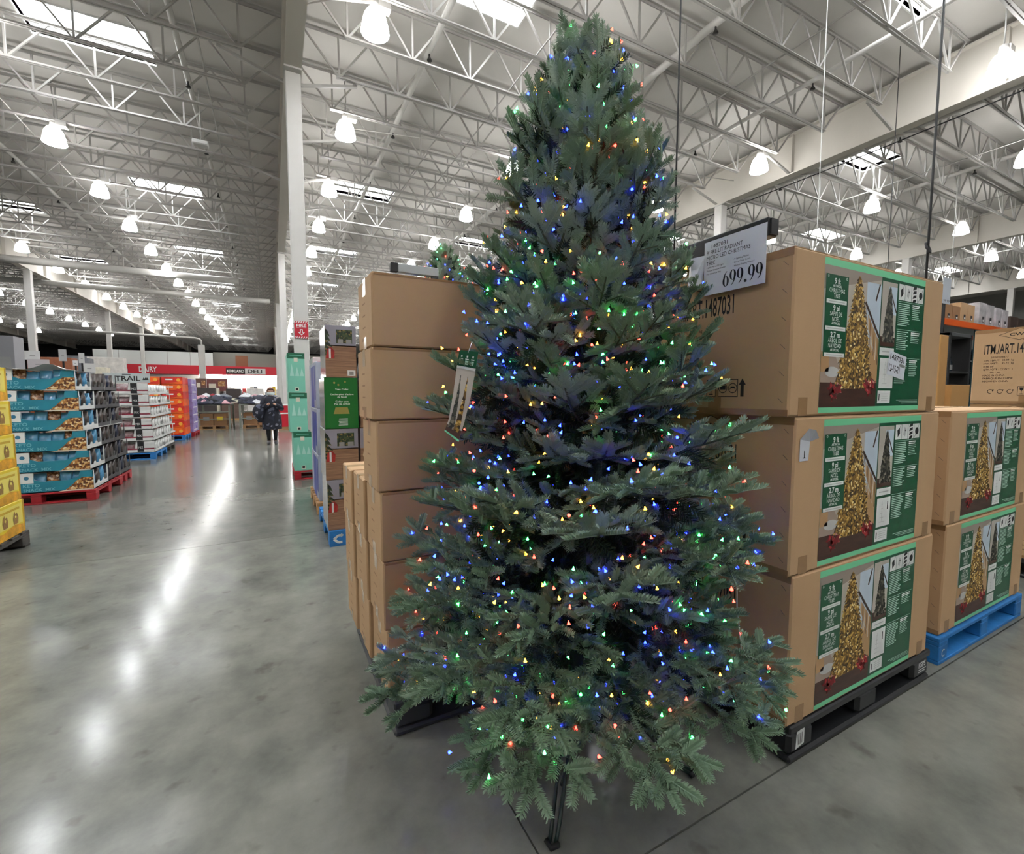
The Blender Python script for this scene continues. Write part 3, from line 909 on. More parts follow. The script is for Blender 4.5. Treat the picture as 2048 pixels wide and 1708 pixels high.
# ------------------------------------------------------------------ price sign on its black bar
XS = 1.588
t = thing('sign_stand', (1.575, 1.74, 0), 'black square sign bar on a post reaching over the stacked tree cartons', 'stand')
bz0, bz1 = 1.985, 2.052
bx0, bx1 = XS + .006, XS + .058
mb = MB().cbox(bx0, bx1, 1.06, 1.76, bz0, bz1, .003)
ar = mb.build('arm', black_plastic, t)
MB().box(bx0 + .006, bx1 - .006, 1.052, 1.06, bz0 + .006, bz1 - .006).build('end_cap', dark, ar)
MB().cbox(1.552, 1.6, 1.72, 1.768, .014, bz0, .003).build('post', black_plastic, t)
MB().cbox(1.44 + .05, 1.66, 1.6, 1.79, 0, .014, .003).build('foot_plate', black_plastic, t)
a = on_x(1410, 487, XS); b_ = on_x(1535, 447, XS); c = on_x(1530, 568, XS); d = on_x(1407, 587, XS)
ya, yb = max(a.y, d.y), min(b_.y, c.y)
za, zb = min(c.z, d.z) + .005, max(a.z, b_.z) - .0
Ws, Hs = ya - yb, zb - za
sg = thing('price_sign', (XS, (ya + yb) / 2, za), 'white paper price sign reading 699.99 hung on the black bar', 'sign')
mb = MB()
mb.box(XS - .0008, XS + .0008, yb, ya, za, zb).build('sheet', paper, sg)
p = Print((XS - .0008, ya, za), (0, -1, 0), (0, 0, 1), .0002, .0004)
p.text('1487031', Ws * .13, Hs * .86, .0155, 0, 1, width=Ws * .27)
p.text("9' PRE-LIT RADIANT", Ws * .045, Hs * .755, .0155, 0, 1, width=Ws * .6)
p.text('MICRO LED CHRISTMAS', Ws * .045, Hs * .655, .0155, 0, 1, width=Ws * .72)
p.text('TREE', Ws * .045, Hs * .555, .0155, 0, 1, width=Ws * .15)
for k, (l_, r_) in enumerate((('• 2,700 Micro LED Lights', '• 9 Lighting Modes'), ('• Remote Control w/ Dimmer', '• On/Off Timer Switch'), ('• For Indoor Use Only', '• Minimal Shaping Needed'))):
    p.text(l_, Ws * .05, Hs * (.5 - k * .06), .006, 0, 1, width=Ws * (.3, .33, .25)[k])
    p.text(r_, Ws * .5, Hs * (.53 - k * .06), .006, 0, 1, width=Ws * (.25, .27, .33)[k])
# bold serif price figures
def stroke(p, pts, ws, mi, lay=1):
    q = []
    for i, (x, y) in enumerate(pts):
        x0_, y0_ = pts[max(i - 1, 0)]; x1_, y1_ = pts[min(i + 1, len(pts) - 1)]
        d = math.hypot(x1_ - x0_, y1_ - y0_) or 1
        nx, ny = -(y1_ - y0_) / d * ws[i] / 2, (x1_ - x0_) / d * ws[i] / 2
        q.append(((x + nx, y + ny), (x - nx, y - ny)))
    for (a1, b1), (a2, b2) in zip(q, q[1:]): p.poly([b1, b2, a2, a1], mi, lay)
def nine(p, x, y, w, h, flip):
    T = (lambda a, b: (x + w - a * w, y + h - b * h)) if flip else (lambda a, b: (x + a * w, y + b * h))
    pts, ws = [], []
    for k in range(25):
        a = 2 * pi * k / 24
        pts.append(T(.5 + .36 * cos(a), .66 + .31 * sin(a))); ws.append(w * (.06 + .28 * abs(cos(a)) ** 1.5))
    stroke(p, pts, ws, 0)
    pts, ws = [], []
    for k in range(9):
        a = .15 - k * .17
        pts.append(T(.1 + .76 * cos(a) - .03 * k * .2, .62 + .62 * sin(a))); ws.append(w * (.3 - .028 * k))
    stroke(p, pts, ws, 0)
px_, ph = Ws * .34, Hs * .285
for k, ch in enumerate('699.99'):
    if ch == '.':
        p.disc(px_ + .006, Hs * .085 + .006, .0058, 0, 1); px_ += .0165
    else:
        nine(p, px_, Hs * .085, .0265, ph, ch == '6'); px_ += .0305
p.build('sign_print', [M('sign ink', (22, 22, 34), .6)], sg)
MB().box(XS + .001, XS + .006, yb + .05, yb + .08, zb - .03, zb + .004).box(XS + .001, XS + .006, ya - .08, ya - .05, zb - .03, zb + .004).build('clip', dark, sg)
# folded paper behind the sign
mb = MB().add([(XS + .004, ya + .01, 1.862), (XS + .002, ya + .085, 1.86), (XS + .004, ya + .075, 1.99), (XS + .006, ya + .0, 1.985), (XS - .03, ya + .03, 1.84), (XS - .02, ya + .05, 1.93), (XS - .02, ya + .01, 1.93)],
              [(0, 3, 2, 1), (0, 4, 6, 3), (4, 0, 1), (4, 5, 6), (1, 2, 5, 4)])
tag(mb.build('folded_paper', paper, org=(XS, ya + .04, 1.84)), 'crumpled white paper slip stuck to the carton behind the price sign', 'paper')
# ------------------------------------------------------------------ the lit tree
TX, TY, TZ = 1.035, 1.42, 2.72
def needle_material(name, a, b, c):
    m = bpy.data.materials.new(name); m.use_nodes = True
    nt = m.node_tree; L = nt.links.new
    bs = nt.nodes['Principled BSDF']
    oi = nt.nodes.new('ShaderNodeObjectInfo'); tc = nt.nodes.new('ShaderNodeTexCoord')
    n = nt.nodes.new('ShaderNodeTexNoise'); n.inputs['Scale'].default_value = 9
    L(tc.outputs['Object'], n.inputs['Vector'])
    ad = nt.nodes.new('ShaderNodeMath'); ad.operation = 'MULTIPLY_ADD'; ad.inputs[1].default_value = .5
    s = nt.nodes.new('ShaderNodeMath'); s.operation = 'MULTIPLY'; s.inputs[1].default_value = .5
    L(n.outputs['Fac'], s.inputs[0]); L(oi.outputs['Random'], ad.inputs[0]); L(s.outputs[0], ad.inputs[2])
    r = nt.nodes.new('ShaderNodeValToRGB')
    r.color_ramp.elements[0].position = .2; r.color_ramp.elements[1].position = .8
    r.color_ramp.elements[0].color = (*lin(a), 1); r.color_ramp.elements[1].color = (*lin(b), 1)
    e = r.color_ramp.elements.new(.5); e.color = (*lin(c), 1)
    L(ad.outputs[0], r.inputs[0]); L(r.outputs[0], bs.inputs['Base Color'])
    bs.inputs['Roughness'].default_value = .5
    bs.inputs['Specular IOR Level'].default_value = .35
    return m
needle_m = needle_material('blue green needles', (124, 149, 123), (152, 170, 150), (115, 139, 109))
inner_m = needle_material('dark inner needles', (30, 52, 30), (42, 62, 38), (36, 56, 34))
twig_m = M('brown green twig', (70, 82, 58), .7)

def sprig(mb, base, d, up, L_, nl, rng, mi=0, dens=1.):
    """one moulded tip: a thin stem with short flat needles, blunt and rounded at the end"""
    d = d.normalized(); side = d.cross(up).normalized(); up = side.cross(d).normalized()
    mb.tube([base, base + d * (L_ * .96)], [.0018, .001], 3, mi, caps=False)
    n = max(5, int(L_ / .0050 * dens))
    vs, fs = [], []
    for row, roll in enumerate((-1.5, -.95, -.35, .3, .9, 1.52)):
        rad0 = up * cos(roll) + side * sin(roll)
        for k in range(n):
            t = (k + .5 * (row % 2) + .3 * rng.random()) / n
            if t > 1: continue
            p = base + d * (L_ * t * .97)
            sweep = radians(64 - 16 * t - (26 * rng.random() if t > .9 else 0) + rng.uniform(-6, 6))
            ln = nl * (.7 + .32 * min(1, t * 3)) * (1 - .16 * max(0, t - .75) * 4) * rng.uniform(.88, 1.08)
            nd = d * cos(sweep) + rad0 * sin(sweep)
            w = nd.cross(up if abs(roll) > .5 else side).normalized()
            w = (w * .8 + d.cross(rad0) * .3).normalized() * .0017
            q = p + nd * ln
            o = len(vs)
            m_ = p + nd * (ln * .7)
            vs += [p - w * .7, p + w * .7, m_ + w, q + w * .35, q - w * .35, m_ - w]
            fs += [(o, o + 1, o + 2, o + 5), (o + 5, o + 2, o + 3, o + 4)]
    mb.add(vs, fs, mi)
def shoot(mb, base, d, up, L_, rng, tips, gap=.05, sub=True, nl=.0185):
    """a side shoot: tips in pairs along it and three at its end"""
    d = d.normalized(); side = d.cross(up).normalized()
    if L_ < .11 or not sub:
        L_ = min(.1, max(.062, L_))
        sprig(mb, base, d, up, L_, nl, rng); tips.append(base + d * L_); return
    bend = up * rng.uniform(-.2, .06)
    s = L_ * .2
    sgn = rng.choice((-1, 1))
    while s < L_ - .035:
        p = base + d * s + bend * (s * s / L_)
        a = radians(rng.uniform(42, 62)) * sgn
        v = d * cos(a) + side * sin(a) + up * rng.uniform(-.4, .65)
        tl = rng.uniform(.05, .08) * (1 - .2 * s / L_)
        u3 = (up + side * rng.uniform(-.6, .6) + d * rng.uniform(-.3, .3)).normalized()
        sprig(mb, p, v, u3, tl, nl, rng); tips.append(p + v * tl * .95)
        sgn = -sgn; s += gap * rng.uniform(.5, .72)
    e = base + d * (L_ - .04) + bend * (L_ - .04)
    mb.tube([base, base + d * (L_ * .5) + bend * (L_ * .25), e], [.0035, .003, .0025], 4, 2, caps=False)
    sprig(mb, e - d * .012, d + bend * 1.6, up, rng.uniform(.055, .075), nl, rng); tips.append(e + d * .07)
    sprig(mb, base + d * .02, d + bend * .6, up, L_ - .06, nl * .6, rng, 0, .6)
def branch_mesh(L_, curl, seed, scale=1.):
    """branch lying along +x, z up; curl = upward bend of the outer part"""
    rng = random.Random(seed)
    mb, tips = MB(), []
    N = 8
    def P(t): return Vector((L_ * t * (1 - .05 * abs(curl) * t), .02 * sin(t * 3 + seed), curl * L_ * .28 * t * t - .05 * L_ * sin(pi * t)))
    def D(t): return (P(min(1, t + .02)) - P(max(0, t - .02))).normalized()
    mb.tube([P(k / N) for k in range(N + 1)], [.007 - .0045 * k / N for k in range(N + 1)], 5, 2, caps=False)
    up = Vector((0, 0, 1))
    # dark filler round the inner half
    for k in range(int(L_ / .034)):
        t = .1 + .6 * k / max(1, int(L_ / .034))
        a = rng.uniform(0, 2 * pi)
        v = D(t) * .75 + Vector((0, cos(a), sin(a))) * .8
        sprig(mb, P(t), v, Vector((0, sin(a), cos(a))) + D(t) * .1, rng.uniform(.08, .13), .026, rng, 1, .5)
    t = .42
    sg = rng.choice((-1, 1))
    while t < .93:
        p, d = P(t), D(t)
        side = d.cross(up).normalized(); u2 = side.cross(d).normalized()
        a = radians(rng.uniform(40, 58)) * sg
        v = d * cos(a) + side * sin(a) + u2 * rng.uniform(-.3, .5)
        ln = (L_ * .42 * (1.05 - t) + .075) * rng.uniform(.85, 1.12)
        shoot(mb, p, v, u2, min(ln, .30), rng, tips)
        if rng.random() < .7:
            v2 = d * .7 + u2 * .7 + side * rng.uniform(-.35, .35)
            sprig(mb, p, v2, -d + u2 * .1, rng.uniform(.06, .085), .0185, rng); tips.append(p + v2 * .08)
        sg = -sg; t += .046 / L_ * rng.uniform(.75, 1.0)
    e, d = P(.95), D(1)
    side = d.cross(up).normalized(); u2 = side.cross(d).normalized()
    for a in (-.75, 0, .72):
        v = d * cos(a) + side * sin(a) + u2 * rng.uniform(-.05, .2)
        sprig(mb, e, v, u2, rng.uniform(.068, .09), .019, rng); tips.append(e + v * .08)
    sprig(mb, P(.62), D(.8), u2, L_ * .34, .012, rng, 0, .6)
    me = bpy.data.meshes.new('branch')
    me.from_pydata([tuple(v) for v in mb.v], [], mb.f)
    for m in (needle_m, inner_m, twig_m): me.materials.append(m)
    me.polygons.foreach_set('material_index', mb.mi)
    me.update()
    return me, [x for x in tips]
SIZES = [(.16, .5), (.24, .45), (.34, .35), (.46, .25), (.58, .12), (.72, .02)]
LIB = {i: [branch_mesh(L_, c, 31 * i + k) for k in range(3)] for i, (L_, c) in enumerate(SIZES)}
PROF = [(.20, .74), (.45, .76), (.6, .75), (.8, .71), (1.0, .665), (1.45, .55), (1.67, .45), (2.0, .38), (2.29, .285), (2.47, .215), (2.6, .135), (2.72, .07)]
def radius_at(z):
    for (a, ra), (b, rb) in zip(PROF, PROF[1:]):
        if a <= z <= b: return ra + (rb - ra) * (z - a) / (b - a)
    return PROF[0][1] if z < PROF[0][0] else PROF[-1][1]
def free_length(az, r, z, top_left=1.90):
    """shorten a branch that would run into the cartons behind and beside the tree"""
    c, s = cos(az), sin(az)
    if s > .05 and z < top_left + .05: r = min(r, (1.815 - TY) / s)
    if c > .05 and z < 1.97: r = min(r, (1.66 - .05 * z / 2 - TX) / c)
    return r
tree = thing('christmas_tree', (TX, TY, 0), 'tall green artificial tree lit with tiny red, green, blue and amber bulbs', 'tree')
def add_branch(root, az, el, ln, z, roll, out, rng, base=(0, 0)):
    i = min(range(len(SIZES)), key=lambda k: abs(math.log(ln / SIZES[k][0])))
    me, tips = rng.choice(LIB[i])
    s = ln / SIZES[i][0]
    o = bpy.data.objects.new('branch', me); COL.objects.link(o); o.parent = root
    m = Matrix.Translation((base[0], base[1], z)) @ Matrix.Rotation(az, 4, 'Z') @ Matrix.Rotation(-el, 4, 'Y') @ Matrix.Rotation(roll, 4, 'X') @ Matrix.Diagonal((s, min(1.15, max(.9, s)), min(1.15, max(.9, s)), 1))
    o.matrix_local = m
    W = Matrix.Translation(root.location) @ m
    out.extend((W @ p, az) for p in tips)
    return o
rng = random.Random(2)
tips = []
CAM_AZ = math.atan2(-TY, -TX)
z = .605; az0 = .3; nb = 0
while z < 2.44:
    f = (z - .605) / (2.46 - .605)
    r = radius_at(z + .02 * (1 - f))
    n = max(5, round(4 + 8.4 * r / .75)) + (3 if f < .13 else 0)
    for k in range(n):
        az = az0 + 2 * pi * (k + rng.uniform(-.22, .22)) / n
        if f < .02 and abs((az - radians(226) + pi) % (2 * pi) - pi) < .2: continue
        # elevation: lowest whorls droop, the top ones reach up
        el = radians(-17 + 12 * min(1, f * 5) + 66 * f ** 1.4 + rng.uniform(-7, 7))
        ln = .3
        for _ in range(6):
            want = (radius_at(min(2.7, z + ln * sin(el) * .9)) - .02)
            ln = .5 * ln + .5 * want / max(.35, cos(el))
        ln *= rng.uniform(.62, .8) if rng.random() < .33 else rng.uniform(.86, 1.08)
        lh = free_length(az, ln * cos(el), z) / max(.3, cos(el))
        ln = min(max(ln, .12), lh)
        if ln < .13: continue
        add_branch(tree, az, el, ln, z + rng.uniform(-.02, .02), rng.uniform(-.25, .25), tips, rng); nb += 1
    az0 += 2.4
    z += (.104 if int(az0 * 10) % 2 else .088) - .028 * f
for az, el, ln, zz in ((2.2, 60, .16, 2.42), (.4, 60, .16, 2.44), (4.2, 58, .16, 2.43), (5.4, 66, .14, 2.47), (3.2, 66, .14, 2.49), (1.2, 68, .13, 2.5)):
    add_branch(tree, az, radians(el), ln, zz, 0, tips, rng); nb += 1
# leader shoots
mb = MB()
for b, v, l in (((0, 0, 2.55), (-.3, .14, .9), .25), ((.01, 0, 2.55), (.06, -.03, 1), .17), ((0, 0, 2.52), (.3, .1, .9), .12)):
    q = Vector((TX, TY, 0)) + Vector(b); sprig(mb, q, Vector(v), Vector((.9, -.5, .1)), l, .022, rng); sprig(mb, q, Vector(v), Vector((.3, .9, .1)), l * .95, .022, rng)
mb.build('leader_shoot', [needle_m, inner_m, twig_m], tree)
MB().tube([(TX, TY, .12), (TX, TY, 1.4), (TX, TY, 2.58)], [.021, .016, .006], 8).build('trunk_pole', M('dark green metal', (22, 40, 32), .4), tree)
stand_m = M('dark green stand', (20, 36, 32), .35)
st = node('stand', tree)
MB().tube([(TX, TY, .06), (TX, TY, .4)], .028, 10).build('socket', stand_m, st, org=(TX, TY, 0))
for fx, fy in ((.734, 1.123), (1.336, 1.111), (1.336, 1.73), (.734, 1.73)):
    d = Vector((fx - TX, fy - TY, 0)).normalized(); s = Vector((-d.y, d.x, 0))
    e = Vector((fx, fy, 0))
    c0_ = Vector((TX, TY, 0)) + d * .04
    for q in (-1, 1):
        MB().tube([c0_ + s * .016 * q + Vector((0, 0, .36)), c0_ + d * .05 + s * .016 * q + Vector((0, 0, .32)), e - d * .05 + s * .012 * q + Vector((0, 0, .03)), e + s * .01 * q + Vector((0, 0, .009))], .0065, 6).build('leg_rod', stand_m, st, org=(TX, TY, 0))
    MB().tube([c0_ + Vector((0, 0, .08)), e - d * .14 + Vector((0, 0, .08))], .006, 6).build('leg_brace', stand_m, st, org=(TX, TY, 0))
    MB().tube([e + s * .02 + Vector((0, 0, .01)), e + d * .02 + Vector((0, 0, .01)), e - s * .02 + Vector((0, 0, .01))], .0095, 6).build('foot_cap', dark, st, org=(TX, TY, 0))

# bulbs: flared micro lamps of four colours
BULBS = [('blue', (24, 40, 255), 38), ('green', (70, 255, 120), 15), ('amber', (255, 170, 50), 15), ('red', (255, 56, 44), 15)]
bm = [M('lit %s bulb' % n, c, .3, emit=e) for n, c, e in BULBS]
socket_m = M('bulb socket', (20, 40, 26), .6)
def bulb_shape(mb, p, d, mi, s=1.):
    d = d.normalized()
    a = Vector((0, 0, 1)) if abs(d.z) < .9 else Vector((1, 0, 0))
    u = d.cross(a).normalized(); w = d.cross(u)
    n = 6; vs = []; prof = ((.0010, -.001), (.002, .003), (.0048, .0085))
    for r, t in prof:
        vs += [p + (u * cos(2 * pi * k / n) + w * sin(2 * pi * k / n)) * r * s + d * t * s for k in range(n)]
    fs = [(i * n + k, i * n + (k + 1) % n, (i + 1) * n + (k + 1) % n, (i + 1) * n + k) for i in range(2) for k in range(n)]
    vs.append(p + d * .0065 * s)
    fs += [((2 * n + (k + 1) % n), 2 * n + k, 3 * n) [::-1] for k in range(n)]
    mb.add(vs, fs, mi, True)
protos_b = []
for i in range(4):
    m_ = MB(); bulb_shape(m_, Vector((0, 0, 0)), Vector((0, 0, 1)), 0)
    me = bpy.data.meshes.new('bulb'); me.from_pydata([tuple(v) for v in m_.v], [], m_.f); me.materials.append(bm[i]); me.update()
    protos_b.append(me)
rng = random.Random(5)
cand = []
to_cam = Vector((-TX, -TY, 0)).normalized()
for p, az in tips:
    rad = Vector((p.x - TX, p.y - TY, 0)); r = rad.length
    q = p + Vector((rng.uniform(-.022, .022), rng.uniform(-.022, .022), rng.uniform(.004, .03)))
    q -= rad * rng.uniform(.02, .30 if rng.random() < .45 else .12)
    if q.y > 1.80 and q.z < 1.95: continue
    face = rad.normalized().dot(to_cam) if r > .01 else 0
    cand.append((face, q))
rng.shuffle(cand)
picked, grid = [], {}
for face, q in cand:
    k = (int(q.x / .045), int(q.y / .045), int(q.z / .045))
    if k in grid: continue
    grid[k] = 1
    picked.append((face, q))
front = [c for c in picked if c[0] > -.05][:1000]
back = [c for c in picked if c[0] <= -.05][:200]
weights = [0] * 36 + [1] * 24 + [2] * 22 + [3] * 18
front.sort(key=lambda c: -c[0] - .3 * rng.random())
rest = MB()
for n_, (face, q) in enumerate(front + back):
    i = rng.choice(weights)
    d = Vector((rng.uniform(-.5, .5), rng.uniform(-.5, .5), -1)) if rng.random() < .75 else Vector((rng.uniform(-1, 1), rng.uniform(-1, 1), .4))
    if n_ < 300:
        o = bpy.data.objects.new('bulb', protos_b[i]); COL.objects.link(o); o.parent = tree
        o.location = q - Vector((TX, TY, 0)); o.rotation_euler = d.to_track_quat('Z', 'Y').to_euler()
    else:
        bulb_shape(rest, q, d, i)
o = rest.build('bulb_string', bm, tree); o['kind'] = 'stuff'

# printed hang tag on the tree
A = [(918, 699), (957, 704), (949, 741), (913, 735), (909, 790), (940, 800), (922, 872), (889, 862)]
DT = 1.42
def at(px, py, dist): return Vector((0, 0, CAM_H)) + ray(px, py) * dist
tg = thing('hang_tag', at(934, 700, DT), 'narrow printed picture tag hanging from the lit tree', 'tag')
rowL = [(919, 700), (913, 738), (906, 790), (897, 840), (889, 862)]
rowR = [(957, 704), (950, 746), (941, 795), (927, 850), (917, 884)]
mb = MB()
pts = [at(x, y, DT + .004 * (i % 2)) for i, (x, y) in enumerate(rowL)] + [at(x, y, DT + .004 * (i % 2)) for i, (x, y) in enumerate(rowR)]
n5 = len(rowL); off = _fw * .0012
mb.add(pts + [p + off for p in pts], [(i, i + n5, i + n5 + 1, i + 1) for i in range(n5 - 1)] + [(2 * n5 + i, 2 * n5 + i + 1, 3 * n5 + i + 1, 3 * n5 + i) for i in range(n5 - 1)])
mb.build('card', LABM[1], tg)
def tq(a, b):
    b *= n5 - 1; i = min(int(b), n5 - 2); f = b - i
    l = pts[i].lerp(pts[i + 1], f); r = pts[n5 + i].lerp(pts[n5 + i + 1], f)
    return l.lerp(r, a)
mb = MB()
def trect(a0, a1, b0, b1, mi, lay):
    k = max(1, int((b1 - b0) * 12))
    for j in range(k):
        c0, c1 = b0 + (b1 - b0) * j / k, b0 + (b1 - b0) * (j + 1) / k
        mb.add([tq(a, b) - _fw * (.0006 + .0003 * lay) for a, b in ((a0, c0), (a0, c1), (a1, c1), (a1, c0))], [(0, 1, 2, 3)], mi)
trect(0, 1, 0, .23, 0, 0); trect(0, 1, .2, .23, 1, 1); trect(0, 1, .97, 1, 2, 0); trect(0, 1, .84, .97, 3, 0)
for k in range(3):
    a = .13 + .3 * k
    trect(a, a + .08, .06, .085, 1, 1); trect(a - .05, a + .13, .1, .112, 1, 1); trect(a - .04, a + .12, .125, .175, 6, 1)
for c, mi in ((.28, 4), (.66, 5)):
    for k in range(14):
        b = .3 + .58 * k / 14; w = .015 + .2 * (k / 14)
        trect(c - w, c + w, b, b + .05, mi, 1 + k % 2)
mb.build('tag_print', [dkgreen, white, mint, floor_print, dull_print, gold_print, LABM[12]], tg)
MB().tube([at(936, 706, DT), at(941, 692, DT), at(944, 684, DT + .01)], .0012, 4).build('string', white, tg)
# loose white cord hanging beside the tree in front of the cartons
c = [(1462, 1148), (1470, 1152), (1474, 1180), (1474, 1215), (1478, 1250), (1481, 1285), (1484, 1310)]
tag(MB().tube([on_x(x, y, 1.60 - .0 * i) for i, (x, y) in enumerate(c)], .0024, 5).build('white_cord', white, org=on_x(1478, 1250, 1.6)), 'thin white cord dangling in front of the stacked tree cartons', 'cord')

# lit garland lying on the topmost carton
ga = thing('garland', (1.66, 1.5, .152 + 3 * BH), 'gold lit green garland lying on the topmost tree carton', 'garland')
mb = MB(); rg = random.Random(9)
for k in range(20):
    y = 1.36 + k * .02
    b = Vector((1.655 + rg.uniform(-.01, .02), y, .152 + 3 * BH + .012))
    sprig(mb, b, Vector((rg.uniform(-.7, .7), rg.uniform(-.6, 1), rg.uniform(.05, .4))), Vector((0, 0, 1)), .055, .014, rg, 0, 1)
mb.build('foliage', [M('golden green needles', (120, 112, 52), .4), inner_m, twig_m], ga)
mb = MB()
for k in range(18):
    bulb_shape(mb, Vector((1.65 + rg.uniform(-.03, .03), 1.36 + k * .022, .152 + 3 * BH + rg.uniform(.03, .05))), Vector((0, 0, 1)), 0, .9)
mb.build('warm_bulbs', [M('warm white bulb', (255, 214, 140), .3, emit=6)], ga)['kind'] = 'stuff'

# second display tree, only its tip shows over the plain cartons
T2 = (1.26, 3.56)
tree2 = thing('christmas_tree', (T2[0], T2[1], 0), 'second green artificial tree whose tip rises above the plain long cartons', 'tree')
r2 = random.Random(14); t2 = []
z = 1.7
while z < 2.42:
    f = (z - 1.7) / .75
    n = 8 - int(3 * f)
    for k in range(n):
        add_branch(tree2, k * 2 * pi / n + z * 9, radians(15 + 45 * f), max(.13, .46 - .36 * f), z, 0, t2, r2)
    z += .09
mb = MB()
for v, l, b in (((0, .0, 1), .2, 2.42), ((.2, .1, 1), .12, 2.4), ((-.2, .1, 1), .12, 2.38)):
    q = Vector((T2[0], T2[1], b)); sprig(mb, q, Vector(v), Vector((1, 0, .1)), l, .022, r2); sprig(mb, q, Vector(v), Vector((0, 1, .1)), l, .022, r2)
mb.build('leader_shoot', [needle_m, inner_m, twig_m], tree2)
MB().tube([(T2[0], T2[1], .02), (T2[0], T2[1], 2.45)], [.02, .008], 8).build('trunk_pole', stand_m, tree2)
mb = MB()
for a in range(4):
    mb.tube([(T2[0], T2[1], .3), (T2[0] + .4 * cos(a * pi / 2 + .7), T2[1] + .4 * sin(a * pi / 2 + .7), .01)], .008, 5)
mb.build('stand', stand_m, tree2)
mb = MB()
for p, az in t2[::5]: bulb_shape(mb, p + Vector((0, 0, .01)), Vector((0, 0, 1)), r2.randrange(4))
o = mb.build('bulb_string', bm, tree2); o['kind'] = 'stuff'
# its sign bar
b0 = on_y(795, 536, 3.2); b1 = on_y(875, 541, 3.2)
t = thing('sign_stand', (b0.x, 3.2, 0), 'grey sign bar on a post beyond the plain long cartons', 'stand')
MB().cbox(b0.x, b1.x, 3.18, 3.22, b0.z - .03, b0.z + .03, .003).build('arm', M('pale grey metal', (168, 172, 172), .35, metal=.5), t)
MB().cbox(b0.x - .05, b0.x, 3.18, 3.22, b0.z - .03, b0.z + .03, .003).build('end_cap', dark, t)
MB().cbox(b1.x - .05, b1.x, 3.18, 3.22, 0, b0.z - .03, .003).build('post', dark, t)
# ------------------------------------------------------------------ goods on pallets along the aisle
def prism(mb, fr, pts, th, mi=0, mi_side=None):
    """polygon (u, v) on frame fr = (origin, u, v) given thickness th backwards"""
    o, u, v = (Vector(q) for q in fr); n = u.cross(v).normalized()
    a = [o + u * x + v * y for x, y in pts]; b = [p - n * th for p in a]
    k = len(a)
    mb.add(a, [tuple(range(k))], mi); mb.add(b, [tuple(range(k))[::-1]], mi if mi_side is None else mi_side)
    for i in range(k):
        j = (i + 1) % k
        mb.add([a[i], b[i], b[j], a[j]], [(0, 1, 2, 3)], mi if mi_side is None else mi_side)
def pillow(mb, c, w, d, h, mi=0, n=6, top=.35):
    """soft bag standing upright: c = base centre"""
    vs, fs = [], []
    for i in range(n + 1):
        t = i / n
        f = (sin(pi * min(1, max(.06, t * .96 + .02))) ** .45)
        dd = d / 2 * f if t < .8 else d / 2 * f * top
        for k in range(10):
            a = 2 * pi * k / 10
            ca, sa = cos(a), sin(a)
            vs.append((c[0] + w / 2 * (abs(ca) ** .5) * (1 if ca > 0 else -1) * (.96 + .04 * f), c[1] + dd * (abs(sa) ** .7) * (1 if sa > 0 else -1), c[2] + h * t))
    for i in range(n):
        for k in range(10):
            fs.append((i * 10 + k, i * 10 + (k + 1) % 10, (i + 1) * 10 + (k + 1) % 10, (i + 1) * 10 + k))
    fs.append(tuple(range(n * 10, n * 10 + 10)))
    mb.add(vs, fs, mi, True)

teal = M('teal print', (38, 130, 152), .45, noise=(6, .1))
teal_l = M('pale teal print', (120, 186, 200), .45)
cream = M('cream print', (226, 218, 200), .5)
nuts = speckle('nut mix print', [((120, 70, 34), 3), ((178, 120, 62), 3), ((218, 180, 120), 2), ((236, 220, 180), 1), ((92, 50, 26), 2)], 48)
blue_bag = M('blue snack bag', (84, 150, 190), .22, noise=(9, .35), coat=.4)
brown_bag = speckle('brown nut bag', [((104, 66, 40), 3), ((150, 104, 68), 2), ((200, 170, 140), 1)], 45, .25)
navy_bag = M('navy bag', (22, 30, 54), .28, noise=(7, .3), coat=.3)
taupe_bag = M('dark brown bag', (66, 56, 52), .3, noise=(8, .3), coat=.3)
whitebox = M('white tray board', (214, 214, 210), .55)
post_m = M('dark tray print', (44, 50, 62), .5)

def tray(name, x0, x1, y0, y1, z0, h, label, group, front, side, n_side):
    """open display tray; front(p, w, h) draws the -y face"""
    t = thing(name, ((x0 + x1) / 2, (y0 + y1) / 2, z0), label, 'tray', group)
    g = .006
    MB().box(x0, x1, y0, y1, z0, z0 + .012).build('base', whitebox, t)
    w = x1 - x0; d = y1 - y0
    mb = MB()
    prism(mb, ((x0, y0, z0), (1, 0, 0), (0, 0, 1)), front[0](w, h), g, 0, 1)
    f = mb.build('front_panel', [front[1], whitebox], t)
    p = Print((x0, y0, z0), (1, 0, 0), (0, 0, 1), .0012, .0015)
    front[2](p, w, h); p.build('front_print', front[3], f)
    mb = MB()
    pts = [(0, 0), (d, 0), (d, h), (d - .03, h), (d - .04, h * .24)]
    for k in range(n_side - 1, 0, -1):
        c = d * k / n_side
        pts += [(c + .05, h * .24), (c + .02, h * .36), (c - .02, h * .36), (c - .05, h * .24)]
    pts += [(.04, h * .24), (.03, h), (0, h)]
    prism(mb, ((x1, y0, z0), (0, 1, 0), (0, 0, 1)), pts, g)
    mb.build('side_panel', side, t)
    MB().box(x0, x1, y1 - g, y1, z0 + .012, z0 + h * .5).build('back_panel', whitebox, t)
    MB().box(x0, x0 + g, y0 + g, y1 - g, z0 + .012, z0 + h * .5).build('inner_panel', whitebox, t)
    return t
BAGP = {}
def bag(c, w, d, h, m, label, group):
    k = (round(w, 3), round(d, 3), round(h, 3), m.name)
    if k in BAGP: return dup(BAGP[k], c, label, group)
    mb = MB(); pillow(mb, c, w, d, h)
    BAGP[k] = tag(mb.build('snack_bag', m, org=c), label, 'bag', group)
    return BAGP[k]

